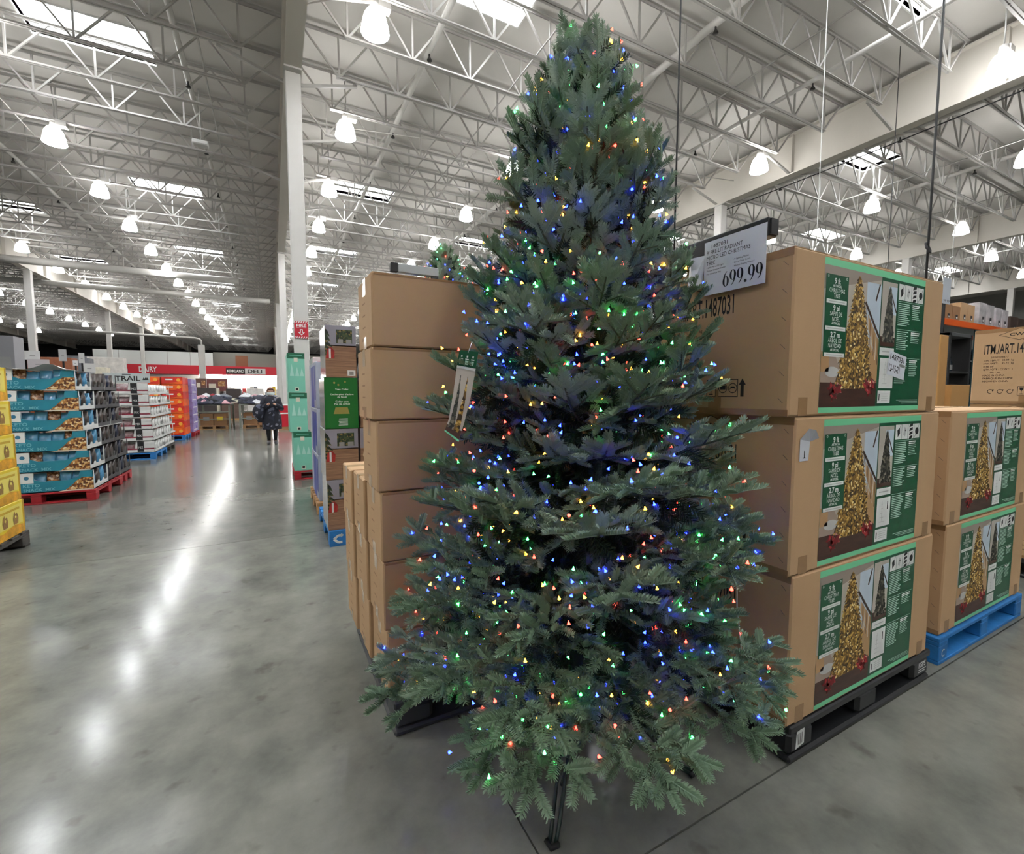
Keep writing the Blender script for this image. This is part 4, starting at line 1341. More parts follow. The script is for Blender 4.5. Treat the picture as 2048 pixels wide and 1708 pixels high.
# keto snack trays on a red pallet
def keto_outline(w, h): return [(0, 0), (w, 0), (w, h), (w * .82, h), (w * .8, h * .72), (w * .66, h * .56), (w * .3, h * .56), (w * .2, h * .66), (w * .19, h), (0, h)]
def keto_print(p, w, h):
    p.rect(.0, w * .19, h * .5, h, 0, 0)
    p.disc(w * .1, h * .76, w * .035, 1, 1, ry=h * .09)
    p.poly([(w * .5, 0), (w, 0), (w, h * .2), (w * .8, h * .16)], 2, 0)
    p.poly([(w * .6, h * .06), (w, h * .06), (w, h * .66), (w * .84, h * .66), (w * .76, h * .5), (w * .68, h * .24)], 3, 1)
    p.text('KETO', w * .05, h * .3, h * .16, 4, 1, width=w * .22, bold=.02)
    p.text('SNACK  MIX', w * .05, h * .09, h * .14, 4, 1, width=w * .42, bold=.02)
KF = (keto_outline, teal, keto_print, [white, M('blue badge', (58, 120, 150), .5), cream, nuts, teal_l])
TIER = ['lowest', 'second', 'third', 'fourth', 'fifth', 'topmost', 'seventh']
xr, yk, hz = -2.15, 7.92, .262
wood_pallet('wooden_pallet', -3.3, -2.13, 7.9, 9.12, red_paint, 'red wooden pallet under the teal snack mix trays')
wood_pallet('wooden_pallet', -3.3, -2.16, 9.14, 9.8, red_paint, 'red wooden pallet under the dark snack trays behind the teal ones')
def dark_print(p, w, h): p.rect(0, w, 0, h * .3, 0, 0)
DF = (lambda w, h: [(0, 0), (w, 0), (w, h * .4), (0, h * .4)], whitebox, dark_print, [lightgrey])
for k in range(6):
    z = .147 + k * hz; sh = -.024 * k
    la = TIER[k]
    tray('snack_tray', xr - .72 + sh, xr + sh, yk, yk + .6, z, hz - .004, f'teal snack mix tray with nut picture, {la} tier on the red pallet', 'teal snack trays', KF, whitebox, 3)
    for j in range(4):
        m = (blue_bag, brown_bag, blue_bag, blue_bag)[(j + k) % 4]
        bag((xr - .545 + j * .125 + sh, yk + .09, z + .015), .125, .1, hz * (.86 + .06 * ((j * 7 + k) % 3)), m, 'shiny snack bag behind the teal front of a snack mix tray', 'bags in the teal trays')
    for j in range(3):
        bag((xr - .07 + sh, yk + .13 + j * .19, z + .015), .09, .15, hz * (.82 + .05 * ((j + k) % 3)), (blue_bag, post_m if False else taupe_bag, blue_bag)[j], 'narrow snack bag standing at the open side of a teal snack tray', 'bags at the open tray sides')
    for q, (ya, yb) in enumerate(((yk + .62, yk + 1.2), (yk + 1.23, yk + 1.82))):
        tray('snack_tray', xr - 1.12 + sh, xr + sh - .01, ya, yb, z, hz - .004, f'dark board snack tray, {la} tier, ' + ('right behind the teal trays' if q == 0 else 'at the far end of the red pallets'), 'dark snack trays', DF, M('dark tray board', (70, 68, 70), .5), 3)
        for j in range(3):
            bag((xr - .075 + sh, ya + .11 + j * .185, z + .015), .09, .165, hz * (.88 + .04 * ((j + k) % 3)), (navy_bag, taupe_bag, taupe_bag)[j] if q == 0 else (taupe_bag, navy_bag, taupe_bag)[j], 'dark snack bag standing in a dark board tray', 'dark snack bags')
# white sheet over the keto stack
mb = MB()
N = 10
gv = [(-3.05 + i * .085, 7.88 + j * .3, 1.732 + .012 * sin(i * 1.3) + (.07 * max(0, 1 - abs(i - 6.5) / 2) if j == 0 else 0) * (1 if j == 0 else 0)) for j in range(3) for i in range(N)]
mb.add(gv, [(j * N + i, j * N + i + 1, (j + 1) * N + i + 1, (j + 1) * N + i) for j in range(2) for i in range(N - 1)], 0, True)
mb.add([(x, y, z - .006) for x, y, z in gv], [(j * N + i, (j + 1) * N + i, (j + 1) * N + i + 1, j * N + i + 1) for j in range(2) for i in range(N - 1)], 0, True)
tag(mb.build('cover_sheet', white, org=(-2.8, 8.2, 1.72)), 'white paper sheet lying curled over the teal snack trays', 'paper')

# yellow treat boxes
yel = M('bright yellow print', (236, 208, 40), .4, noise=(7, .06))
yel_l = M('pale yellow print', (240, 222, 110), .4)
orange_p = M('orange red print', (222, 160, 36), .45, noise=(14, .35))
brown_p = M('brown dog print', (150, 112, 52), .5, noise=(30, .5))
wood_pallet('wooden_pallet', -3.2, -2.07, 4.62, 5.84, grey_wood, 'dark weathered pallet under the yellow boxes')
YB = None
for k in range(5):
    for j in range(2):
        ya = 5.235 if j == 0 else 4.64
        x1 = -2.09 - .012 * k; z0 = .147 + k * .302
        la = f'yellow box with dog pictures, {TIER[k]} tier, ' + ('next to the teal trays' if j == 0 else 'farther from the teal trays')
        loc = (x1 - .5, ya + .295, z0)
        if YB is None:
            YB = thing('treat_box', loc, la, 'box', 'yellow boxes on the dark pallet')
            MB().cbox(x1 - 1.0, x1, ya, ya + .59, z0, z0 + .298, .005).build('body', yel, YB)
            p = Print((x1, ya, z0), (0, 1, 0), (0, 0, 1), .001, .001)
            p.rect(.1, .55, .09, .27, 0, 0)
            p.poly([(.02, .0), (.57, .0), (.57, .07), (.4, .095), (.2, .06), (.02, .08)], 1, 1)
            for c in (.24, .42):
                p.poly([(c - .035, .1), (c + .04, .1), (c + .05, .15), (c + .03, .2), (c + .005, .185), (c - .01, .215), (c - .03, .195), (c - .045, .15)], 2, 2); p.disc(c, .165, .014, 0, 3, 6)
            p.rect(.14, .5, .225, .245, 3, 2)
            p.build('side_print', [yel_l, orange_p, brown_p, M('faint ochre print', (206, 168, 40), .5)], YB)
            MB().box(x1 - .02, x1 + .0012, ya + .565, ya + .591, z0 + .004, z0 + .294).build('edge_strip', M('ochre edge', (196, 150, 40), .5), YB)
        else:
            dup(YB, loc, la)
# trail mix trays
burg = M('burgundy print', (126, 24, 48), .45)
mix = speckle('mixed snack print', [((190, 186, 184), 4), ((236, 236, 234), 3), ((120, 90, 84), 2), ((70, 50, 50), 1), ((150, 40, 60), 1)], 16)
bw = speckle('black white bag print', [((230, 230, 226), 5), ((40, 40, 44), 3), ((150, 150, 150), 1)], 9, .4, (1, 3, .6))
def trail_print(p, w, h):
    p.rect(0, w, h * .3, h * .42, 0, 0); p.rect(w * .05, w * .5, h * .06, h * .22, 1, 0)
    p.rect(w * .74, w * .84, h * .1, h, 2, 1); p.text('MIX', w * .755, h * .4, h * .2, 3, 2, width=w * .07)
TF = (lambda w, h: [(0, 0), (w, 0), (w, h), (w * .72, h), (w * .7, h * .42), (0, h * .42)], whitebox, trail_print, [burg, lightgrey, dark, white])
wood_pallet('wooden_pallet', -3.45, -2.28, 12.28, 13.48, blue_paint, 'blue wooden pallet under the white trail mix trays')
wood_pallet('wooden_pallet', -3.45, -2.31, 13.52, 14.7, grey_wood, 'dark pallet behind the white trail mix trays')
for k in range(6):
    z = .147 + k * .25; x1 = -2.3 - .012 * k
    tray('snack_tray', x1 - 1.12, x1, 12.3, 13.46, z, 0.244, f'white and burgundy trail mix tray, {TIER[k]} tier on the blue pallet', 'trail mix trays', TF, whitebox, 4)
    for j in range(3):
        bag((x1 - .95 + j * .25, 12.42, z + .015), .23, .13, .19 + .02 * ((j + k) % 2), M('mixed bag', (180, 172, 170), .3, noise=(14, .5), rgb2=(120, 40, 56)), 'pale snack bag lying in a white trail mix tray', 'bags in the trail mix trays')
    for j in range(4):
        bag((x1 - .075, 12.45 + j * .28, z + .015), .09, .23, .205, bw, 'black and white snack bag at the side of the trail mix trays', 'bags at the trail tray sides')
    tray('snack_tray', x1 - 1.14, x1 - .02, 13.54, 14.68, z, 0.244, f'white tray behind the trail mix, {TIER[k]} tier on the dark pallet', 'trays behind the trail mix', DF, whitebox, 4)
    for j in range(4):
        bag((x1 - .1, 13.68 + j * .28, z + .015), .09, .23, .205, bw, 'black and white snack bag in the trays behind the trail mix', 'bags behind the trail mix')
hd = thing('header_card', (-2.95, 12.34, 1.65), 'grey header card reading TRAIL on top of the trail mix trays', 'sign')
MB().box(-3.1, -2.32, 12.33, 12.345, 1.65, 1.85).build('card', M('pale grey card', (186, 194, 192), .5), hd)
p = Print((-3.1, 12.33, 1.65), (1, 0, 0), (0, 0, 1), .001, .002)
p.text('TRAIL', .2, .04, .1, 0, 1, width=.42, bold=.02); p.rect(.32, .46, .165, .18, 0, 1)
for c in (.68, .71, .735): p.poly([(c - .025, .06), (c + .025, .06), (c, .12)], 0, 1)
p.build('card_print', [ink], hd)

# orange boxes and the lilac ones behind
org_m = M('orange box print', (222, 92, 24), .4, noise=(5, .25), vary=.12)
red_m = M('red box print', (200, 40, 26), .4, noise=(5, .25), vary=.1)
lil_m = M('lilac box print', (150, 136, 190), .4, noise=(6, .3), vary=.12)
wood_pallet('wooden_pallet', -3.5, -2.39, 16.92, 18.0, blue_paint, 'blue wooden pallet under the orange boxes')
wood_pallet('wooden_pallet', -3.5, -2.3, 18.1, 19.3, red_paint, 'red wooden pallet under the lilac boxes')
NUM = ['first', 'second', 'third', 'fourth', 'fifth', 'sixth', 'seventh', 'eighth']
for k in range(8):
    z = .147 + k * .222
    for j, (xa, m) in enumerate(((-3.48, org_m), (-2.92, red_m if k % 2 else org_m))):
        t = thing('snack_box', (xa + .26, 17.45, z), f'{"red" if m is red_m else "orange"} snack box, {NUM[k]} tier from the blue pallet, ' + ('at the aisle' if j else 'away from the aisle'), 'box', 'orange snack boxes')
        MB().cbox(xa, xa + .52, 16.94, 17.96, z, z + .218, .006).build('body', m, t)
        p = Print((xa, 16.94, z), (1, 0, 0), (0, 0, 1), .001, .002)
        p.rect(.1, .28, .12, .16, 0, 0); p.poly([(.02, .01), (.5, .01), (.5, .12), (.34, .06)], 1, 0); p.disc(.42, .13, .05, 2, 1)
        p.build('front_print', [white, red_m if m is org_m else org_m, M('gold blob', (240, 170, 60), .5)], t)
for k in range(7):
    z = .147 + k * .25
    t = thing('snack_box', (-2.85, 18.7, z), f'lilac snack box, {NUM[k]} tier from its red pallet behind the orange boxes', 'box', 'lilac snack boxes')
    MB().cbox(-3.4, -2.34 + .01 * (k % 2), 18.15, 19.25, z, z + .245, .006).build('body', lil_m, t)
    p = Print((-2.34 + .01 * (k % 2), 18.15, z), (0, 1, 0), (0, 0, 1), .001, .002)
    p.rect(.1, .9, .05, .09, 0, 0); p.disc(.6, .15, .06, 1, 1); p.build('side_print', [white, M('violet blob', (96, 80, 170), .5)], t)

# ------------------------------------------------------------------ teal-green ornament boxes, column sign
mint_box = M('mint green box', (124, 196, 172), .45, noise=(3, .04))
forest = M('forest green print', (20, 96, 66), .45)
wood_pallet('wooden_pallet', .28, 1.3, 8.2, 9.3, red_paint, 'red wooden pallet under the mint green boxes')
for k, (pa, pb, ptop, pbot) in enumerate(((588, 624, 868, 946), (579, 615, 790, 868), (575, 610, 706, 790))):
    a = on_y(pa, (ptop + pbot) / 2, 8.22); b_ = on_y(pb, (ptop + pbot) / 2, 8.22)
    z0 = .147 + k * .643; z1 = z0 + .64
    x0, x1 = a.x, b_.x
    t = thing('ornament_box', ((x0 + x1) / 2, 8.6, z0), f'mint green box with white tree silhouettes, {("lowest", "middle", "topmost")[k]} of three by the column', 'box', 'mint green boxes')
    MB().cbox(x0, x1, 8.22, 9.0, z0, z1, .005).build('body', mint_box, t)
    w = x1 - x0
    p = Print((x0, 8.22, z0), (1, 0, 0), (0, 0, 1), .001, .0015)
    p.rect(0, w, .55, .64, 0, 0); p.rect(w * .38, w * .6, .5, .565, 1, 1); p.rect(w * .4, w * .62, .03, .085, 1, 1); p.rect(w * .44, w * .58, .04, .075, 2, 2)
    p.rect(w * .15, w * .85, .6, .61, 3, 1)
    for c, hh in ((.25, .2), (.55, .15), (.82, .13)):
        p.poly([(w * c - w * .12, .27), (w * c + w * .12, .27), (w * c, .27 + hh)], 4, 1)
    p.build('front_print', [forest, cream, ink, mint_box, M('pale mint print', (170, 214, 198), .5)], t)
pink = M('pale pink pack', (206, 190, 190), .35, noise=(6, .2))
for k in range(4):
    x0 = .60; z0 = .147 + k * .47
    t = thing('wrapped_pack', (.8, 8.5, z0), f'pale wrapped pack, {("lowest", "second", "third", "topmost")[k]} beside the mint green boxes', 'box', 'pale wrapped packs')
    MB().cbox(x0, x0 + .38, 8.25, 8.9, z0, z0 + .465, .02).build('body', pink, t)
    p = Print((x0, 8.25, z0), (1, 0, 0), (0, 0, 1), .001, .002); p.rect(.04, .3, .1, .3, 0, 0); p.rect(.08, .26, .34, .4, 1, 0)
    p.build('front_print', [lightgrey, red_band], t)
fs = thing('fire_sign', (.53, 9.58, 2.45), 'red and white FIRE sign with down arrow on the white column', 'sign')
MB().box(.41, .65, 9.575, 9.588, 2.46, 2.78).build('plate', red_band, fs)
p = Print((.41, 9.575, 2.46), (1, 0, 0), (0, 0, 1), .001, .001)
for v0 in (0, .285):
    p.rect(0, .24, v0, v0 + .035, 0, 0)
    for k in range(6): p.poly([(.0 + k * .04, v0), (.02 + k * .04, v0), (.04 + k * .04, v0 + .035), (.02 + k * .04, v0 + .035)], 1, 1)
p.text('FIRE', .12, .215, .05, 0, 1, 'C', width=.17, bold=.03); p.rect(.035, .205, .195, .2, 0, 1)
p.poly([(.12, .055), (.18, .115), (.145, .115), (.145, .17), (.095, .17), (.095, .115), (.06, .115)], 0, 1)
p.poly([(.12, .075), (.15, .105), (.13, .105), (.13, .155), (.11, .155), (.11, .105), (.09, .105)], 1, 2)
p.build('sign_print', [white, red_band], fs)

# ------------------------------------------------------------------ tree collar boxes on the blue pallet
wood_print = M('photo plank print', (170, 132, 102), .4, noise=(7, .3), stretch=(.6, 1, 9), rgb2=(124, 90, 68))
greywall = M('photo grey wall', (146, 142, 152), .4)
leafp = speckle('photo leaf print', [((40, 56, 32), 3), ((66, 78, 42), 2), ((130, 110, 60), 1), ((24, 34, 22), 2)], 60)
brightgreen = M('bright green print', (12, 104, 40), .4)
foil = M('shiny wrap', (196, 196, 194), .12, metal=.3, noise=(5, .25))
wood_pallet('wooden_pallet', .425, 1.5, 4.44, 5.5, blue_paint, 'blue pallet with a white arrow logo under the tree collar boxes')
wp = bpy.data.objects['wooden_pallet.009'] if 'wooden_pallet.009' in bpy.data.objects else None
pal = [o for o in COL.objects if o.get('label') == 'blue pallet with a white arrow logo under the tree collar boxes'][0]
p = Print((.425, 4.44, 0), (1, 0, 0), (0, 0, 1), .001, .002)
MB().box(.425, .8, 4.436, 4.44, .0, .145).build('logo_board', blue_paint, pal)
p = Print((.425, 4.436, 0), (1, 0, 0), (0, 0, 1), .001, .001)
p.line([(.11, .1), (.075, .1), (.035, .068), (.075, .036), (.11, .036)], .022, 0, 1); p.poly([(.1, .12), (.125, .1), (.1, .08)], 0, 1)
p.text('20', .165, .098, .017, 0, 1); p.text('MAY', .15, .066, .02, 0, 1, bold=.03); p.text('2021', .15, .036, .018, 1, 1)
p.build('logo_print', [white, teal_l], pal)
def photo_front(p, w, h):
    p.rect(0, w, h * .6, h, 0, 0); p.rect(0, w, 0, h * .62, 1, 0)
    for k in range(5): p.rect(0, w, h * (.1 + .105 * k), h * (.106 + .105 * k), 6, 1)
    p.rect(w * .36, w * .88, h * .66, h * .92, 2, 1); p.rect(w * .42, w * .58, h * .66, h * .74, 3, 2); p.rect(w * .68, w * .86, h * .66, h * .74, 3, 2)
    for k in range(5): p.poly([(0, h * (.95 - .1 * k)), (0, h * (.82 - .1 * k)), (w * (.16 + .04 * k), h * (.78 - .1 * k)), (w * .1, h * (.88 - .1 * k))], 2, 2)
    p.poly([(w * .02, h * .36), (w * .28, h * .36), (w * .3, h * .5), (w * .2, h * .58), (w * .06, h * .54)], 4, 3); p.rect(w * .12, w * .18, h * .36, h * .55, 5, 4)
    p.rect(w * .7, w * .96, h * .03, h * .14, 5, 2); p.rect(w * .76, w * .9, h * .05, h * .12, 3, 3)
PF = [greywall, wood_print, leafp, M('grey pot print', (150, 146, 140), .4), M('red gift print', (160, 40, 36), .4, noise=(20, .4)), white, M('plank gap print', (110, 80, 62), .5)]
def green_front(p, w, h):
    p.rect(0, w, 0, h, 0, 0)
    for c, d in ((.3, .9), (.42, .86), (.62, .92)): p.disc(w * c, h * d, w * .035, 2, 1, 6)
    for tx, v, ww in (('Tree Collar', .76, .4), ("Cache-pied d'arbre", .66, .7), ('de Noël', .61, .28), ('Collar para', .52, .4), ('Pie de Árbol', .47, .46)):
        p.text(tx, w * .52, h * v, h * .03, 1, 1, 'C', width=w * ww, bold=.02)
    p.poly([(w * .26, h * .29), (w * .74, h * .29), (w * .68, h * .42), (w * .32, h * .42)], 2, 1)
    for k in range(6): p.rect(w * (.42 - .01 * (k % 3)), w * .68, h * (.19 - .025 * k), h * (.2 - .025 * k), 1, 1)
tops = (1065, 965, 861, 757, 650)
for k in range(4):
    pa = ((656, 1020), (651, 915), (649, 810), (650, 700))[k]; pb = ((720, 1020), (717, 915), (716, 810), (712, 700))[k]
    x0 = on_y(*pa, 4.47).x; x1 = on_y(*pb, 4.47).x
    z0 = .147 + k * .474; h = .47
    t = thing('collar_box', ((x0 + x1) / 2, 4.7, z0), ('photo-printed tree collar box, lowest of the stack on the arrow logo pallet', 'photo-printed tree collar box just below the green one', 'green tree collar box with white lettering', 'photo-printed tree collar box on top of the green one')[k], 'box', 'tree collar boxes')
    MB().cbox(x0, x1, 4.47, 4.95, z0, z0 + h, .006).build('body', foil, t)
    p = Print((x0, 4.47, z0), (1, 0, 0), (0, 0, 1), .0006, .001)
    if k == 2:
        green_front(p, x1 - x0, h); p.build('front_print', [brightgreen, white, M('gold print', (150, 140, 70), .5)], t)
    else:
        photo_front(p, x1 - x0, h); p.build('front_print', PF, t)
    # neighbouring column: pale hexagon collar picture
    xa = x1 + .022; w = .40
    if k < 3:
        t = thing('collar_box', (xa + w / 2, 4.7, z0), f'tree collar box with pale hexagon picture, {("lowest", "middle", "topmost")[k]} beside the photo-printed ones', 'box', 'hexagon collar boxes')
        MB().cbox(xa, xa + w, 4.48, 4.95, z0, z0 + h, .006).build('body', wood_print, t)
        p = Print((xa, 4.48, z0), (1, 0, 0), (0, 0, 1), .0006, .001)
        p.rect(0, w, h * .6, h, 0, 0); p.poly([(.02, h * .45), (.1, h * .1), (.3, h * .1), (.39, h * .45), (.3, h * .82), (.06, h * .82)], 1, 1); p.disc(.12, h * .86, .09, 2, 2, ry=.025); p.disc(.12, h * .86, .05, 1, 3, ry=.012)
        p.build('front_print', [greywall, M('beige collar print', (206, 182, 144), .5), leafp], t)
    if k == 2:
        sh = thing('metal_collar', (xa + .2, 4.72, z0 + h), 'dark grey metal tree collar standing beside the topmost photo box', 'collar')
        MB().lathe([(.2, 0), (.15, .26), (.145, .26), (.195, 0)], (xa + .2, 4.72, z0 + h), 24).build('ring', M('dark grey metal', (78, 78, 80), .35, metal=.7), sh)
        MB().bar((xa + .1, 4.55, z0 + h + .01), (xa + .125, 4.60, z0 + h + .255), .006).build('seam', lightgrey, sh)
bluewrap = M('royal blue board', (34, 56, 150), .4)
for k in range(3):
    t = thing('blue_carton', (.62, 6.2, .147 + k * .55), f'blue and white carton, {("lowest", "middle", "topmost")[k]} behind the tree collar boxes', 'carton', 'blue cartons')
    z0 = .147 + k * .55
    MB().cbox(.45, .89, 5.75, 6.7, z0, z0 + .545, .006).build('body', M('pale blue grey board', (170, 176, 190), .4, noise=(3, .2)), t)
    p = Print((.45, 6.7, z0), (0, -1, 0), (0, 0, 1), .001, .002); p.rect(.3, .7, .0, .5, 0, 0); p.rect(.75, .93, .1, .5, 0, 0); p.build('side_print', [bluewrap], t)
wood_pallet('wooden_pallet', .42, 1.5, 5.7, 6.75, raw_wood, 'bare wood pallet under the blue and white cartons')
# ------------------------------------------------------------------ clothing tables
gtab = M('grey green table steel', (120, 126, 114), .5)
cloth_cols = [(24, 26, 36), (34, 38, 56), (20, 20, 24), (206, 208, 210), (60, 62, 74), (196, 150, 156), (44, 48, 62), (150, 40, 52), (120, 124, 132)]
cloth_ms = [M('folded cloth %d' % i, c, .9, noise=(12, .25)) for i, c in enumerate(cloth_cols)]
cloth_names = ['black', 'navy', 'jet black', 'white', 'slate grey', 'pink', 'dark blue', 'red', 'light grey']
def lump_mesh(seed):
    r = random.Random(seed); mb = MB(); n, m = 10, 5
    vs, fs = [], []
    ph = [r.uniform(0, 6) for _ in range(4)]
    for i in range(m + 1):
        t = i / m
        for k in range(n):
            a = 2 * pi * k / n
            rr = (.16 * (1 - t ** 2.2) + .01) * (1 + .28 * sin(2 * a + ph[0]) + .16 * sin(3 * a + ph[1] + t * 2))
            vs.append((rr * 1.25 * cos(a), rr * sin(a), .085 * t * (1 + .35 * sin(a * 2 + ph[2])) + .02 * sin(5 * a + ph[3]) * t * (1 - t)))
    for i in range(m):
        for k in range(n): fs.append((i * n + k, i * n + (k + 1) % n, (i + 1) * n + (k + 1) % n, (i + 1) * n + k))
    fs.append(tuple(range(m * n, m * n + n))); fs.append(tuple(range(n))[::-1])
    mb.add(vs, fs, 0, True)
    return mb
lumps = [lump_mesh(s).v for s in range(4)]
lf = lump_mesh(0)
cm = {}
rc = random.Random(21)
def garment(x, y, z, ci, where):
    s = rc.randrange(4)
    if (s, ci) not in cm:
        me = bpy.data.meshes.new('folded_garment'); me.from_pydata(lumps[s], [], lf.f); me.materials.append(cloth_ms[ci]); me.polygons.foreach_set('use_smooth', [True] * len(lf.f)); me.update(); cm[s, ci] = me
    o = bpy.data.objects.new('folded_garment', cm[s, ci]); COL.objects.link(o)
    o.location = (x, y, z); o.rotation_euler = (0, 0, rc.uniform(0, 6)); k = rc.uniform(1.0, 1.5); o.scale = (k, k, rc.uniform(1.1, 1.8))
    tag(o, f'{cloth_names[ci]} garment heaped on the {where} clothing table', 'clothes', f'{cloth_names[ci]} garments on the {where} table')
for ti, (xa, xb, where) in enumerate(((-2.66, -1.5, 'open-leg'), (-1.2, .1, 'person-side'))):
    ya, yb, H_ = 21.2, 23.4, 1.0
    t = thing('clothing_table', ((xa + xb) / 2, 22.3, 0), ('grey steel display table heaped with clothes beside the lilac boxes', 'grey steel display table heaped with clothes behind the person in the dress')[ti], 'table')
    MB().cbox(xa, xb, ya, yb, H_ - .05, H_, .006).build('top', gtab, t)
    for x in (xa + .03, xb - .03):
        for y in (ya + .03, yb - .03): MB().cbox(x - .035, x + .035, y - .035, y + .035, 0, H_ - .05, .004).build('leg', gtab, t)
    for z in (.42, .7): MB().cbox(xa, xb, ya + .01, ya + .04, z - .02, z + .02, .004).build('rail', gtab, t)
    wood_pallet('wooden_pallet', xa + .1, xb - .1, ya + .2, yb - .3, raw_wood, ('bare wood pallet under the clothing table beside the lilac boxes', 'bare wood pallet under the clothing table behind the person')[ti])
    for q in range(2):
        x0 = xa + .13 + q * (xb - xa - .26) / 2
        c = thing('carton', (x0 + .2, 22, .147), ('brown carton stored below the clothing table, ' + ('with a grey label' if q == 0 else 'with a yellow label') + (' beside the lilac boxes' if ti == 0 else ' behind the person')), 'carton')
        MB().cbox(x0, x0 + (xb - xa - .3) / 2, ya + .25, yb - .4, .147, .62, .006).build('body', carton_d, c)
        p = Print((x0, ya + .25, .147), (1, 0, 0), (0, 0, 1), .002, .003); p.rect(.1, .3, .2, .36, 0, 0)
        p.build('label', [grey_print if q == 0 else yel], c)
    for lay in range(4):
        n = (9, 8, 6, 4)[lay]
        for k in range(n):
            garment(xa + .1 + (xb - xa - .2) * (k + .5) / n + rc.uniform(-.05, .05), ya + .2 + .3 * lay + rc.uniform(-.12, .2), H_ + .008 + .085 * lay, rc.choice((0, 1, 2, 6, 1, 0, 3, 4, 5, 8) if lay < 3 else (5, 3, 8, 4, 7)), where)
    # the heap under the garments
    mb = MB(); n = 12; vs = []
    for i in range(n + 1):
        for j in range(n + 1):
            u, v = i / n, j / n
            vs.append((xa + .06 + (xb - xa - .12) * u, ya + .06 + (yb - ya - .12) * v, H_ + .002 + .36 * (sin(pi * u) ** .5) * min(1, 1.6 * sin(pi * v)) ** .7 * (.8 + .2 * sin(9 * u + 7 * v))))
    mb.add(vs, [(i * (n + 1) + j, (i + 1) * (n + 1) + j, (i + 1) * (n + 1) + j + 1, i * (n + 1) + j + 1) for i in range(n) for j in range(n)], 0, True)
    o = tag(mb.build('clothes_heap', M('dark clothes heap', (36, 38, 52), .9, noise=(5, .5)), org=((xa + xb) / 2, 22.3, H_)), f'dark heap of loose clothes covering the {where} clothing table', 'clothes'); o['kind'] = 'stuff'
rb = thing('red_bin', (.42, 20.2, 0), 'red merchandise bin beside the person and the white columns', 'bin')
MB().cbox(.15, .85, 19.9, 20.6, .12, .95, .01).build('body', red_band, rb); MB().cbox(.17, .83, 19.92, 20.58, 0, .12, .004).build('base', carton_d, rb)
MB().box(.16, .84, 19.885, 19.9, .62, .67).build('stripe', white, rb); MB().box(.12, .88, 19.87, 20.63, .95, .99).build('rim', white, rb)

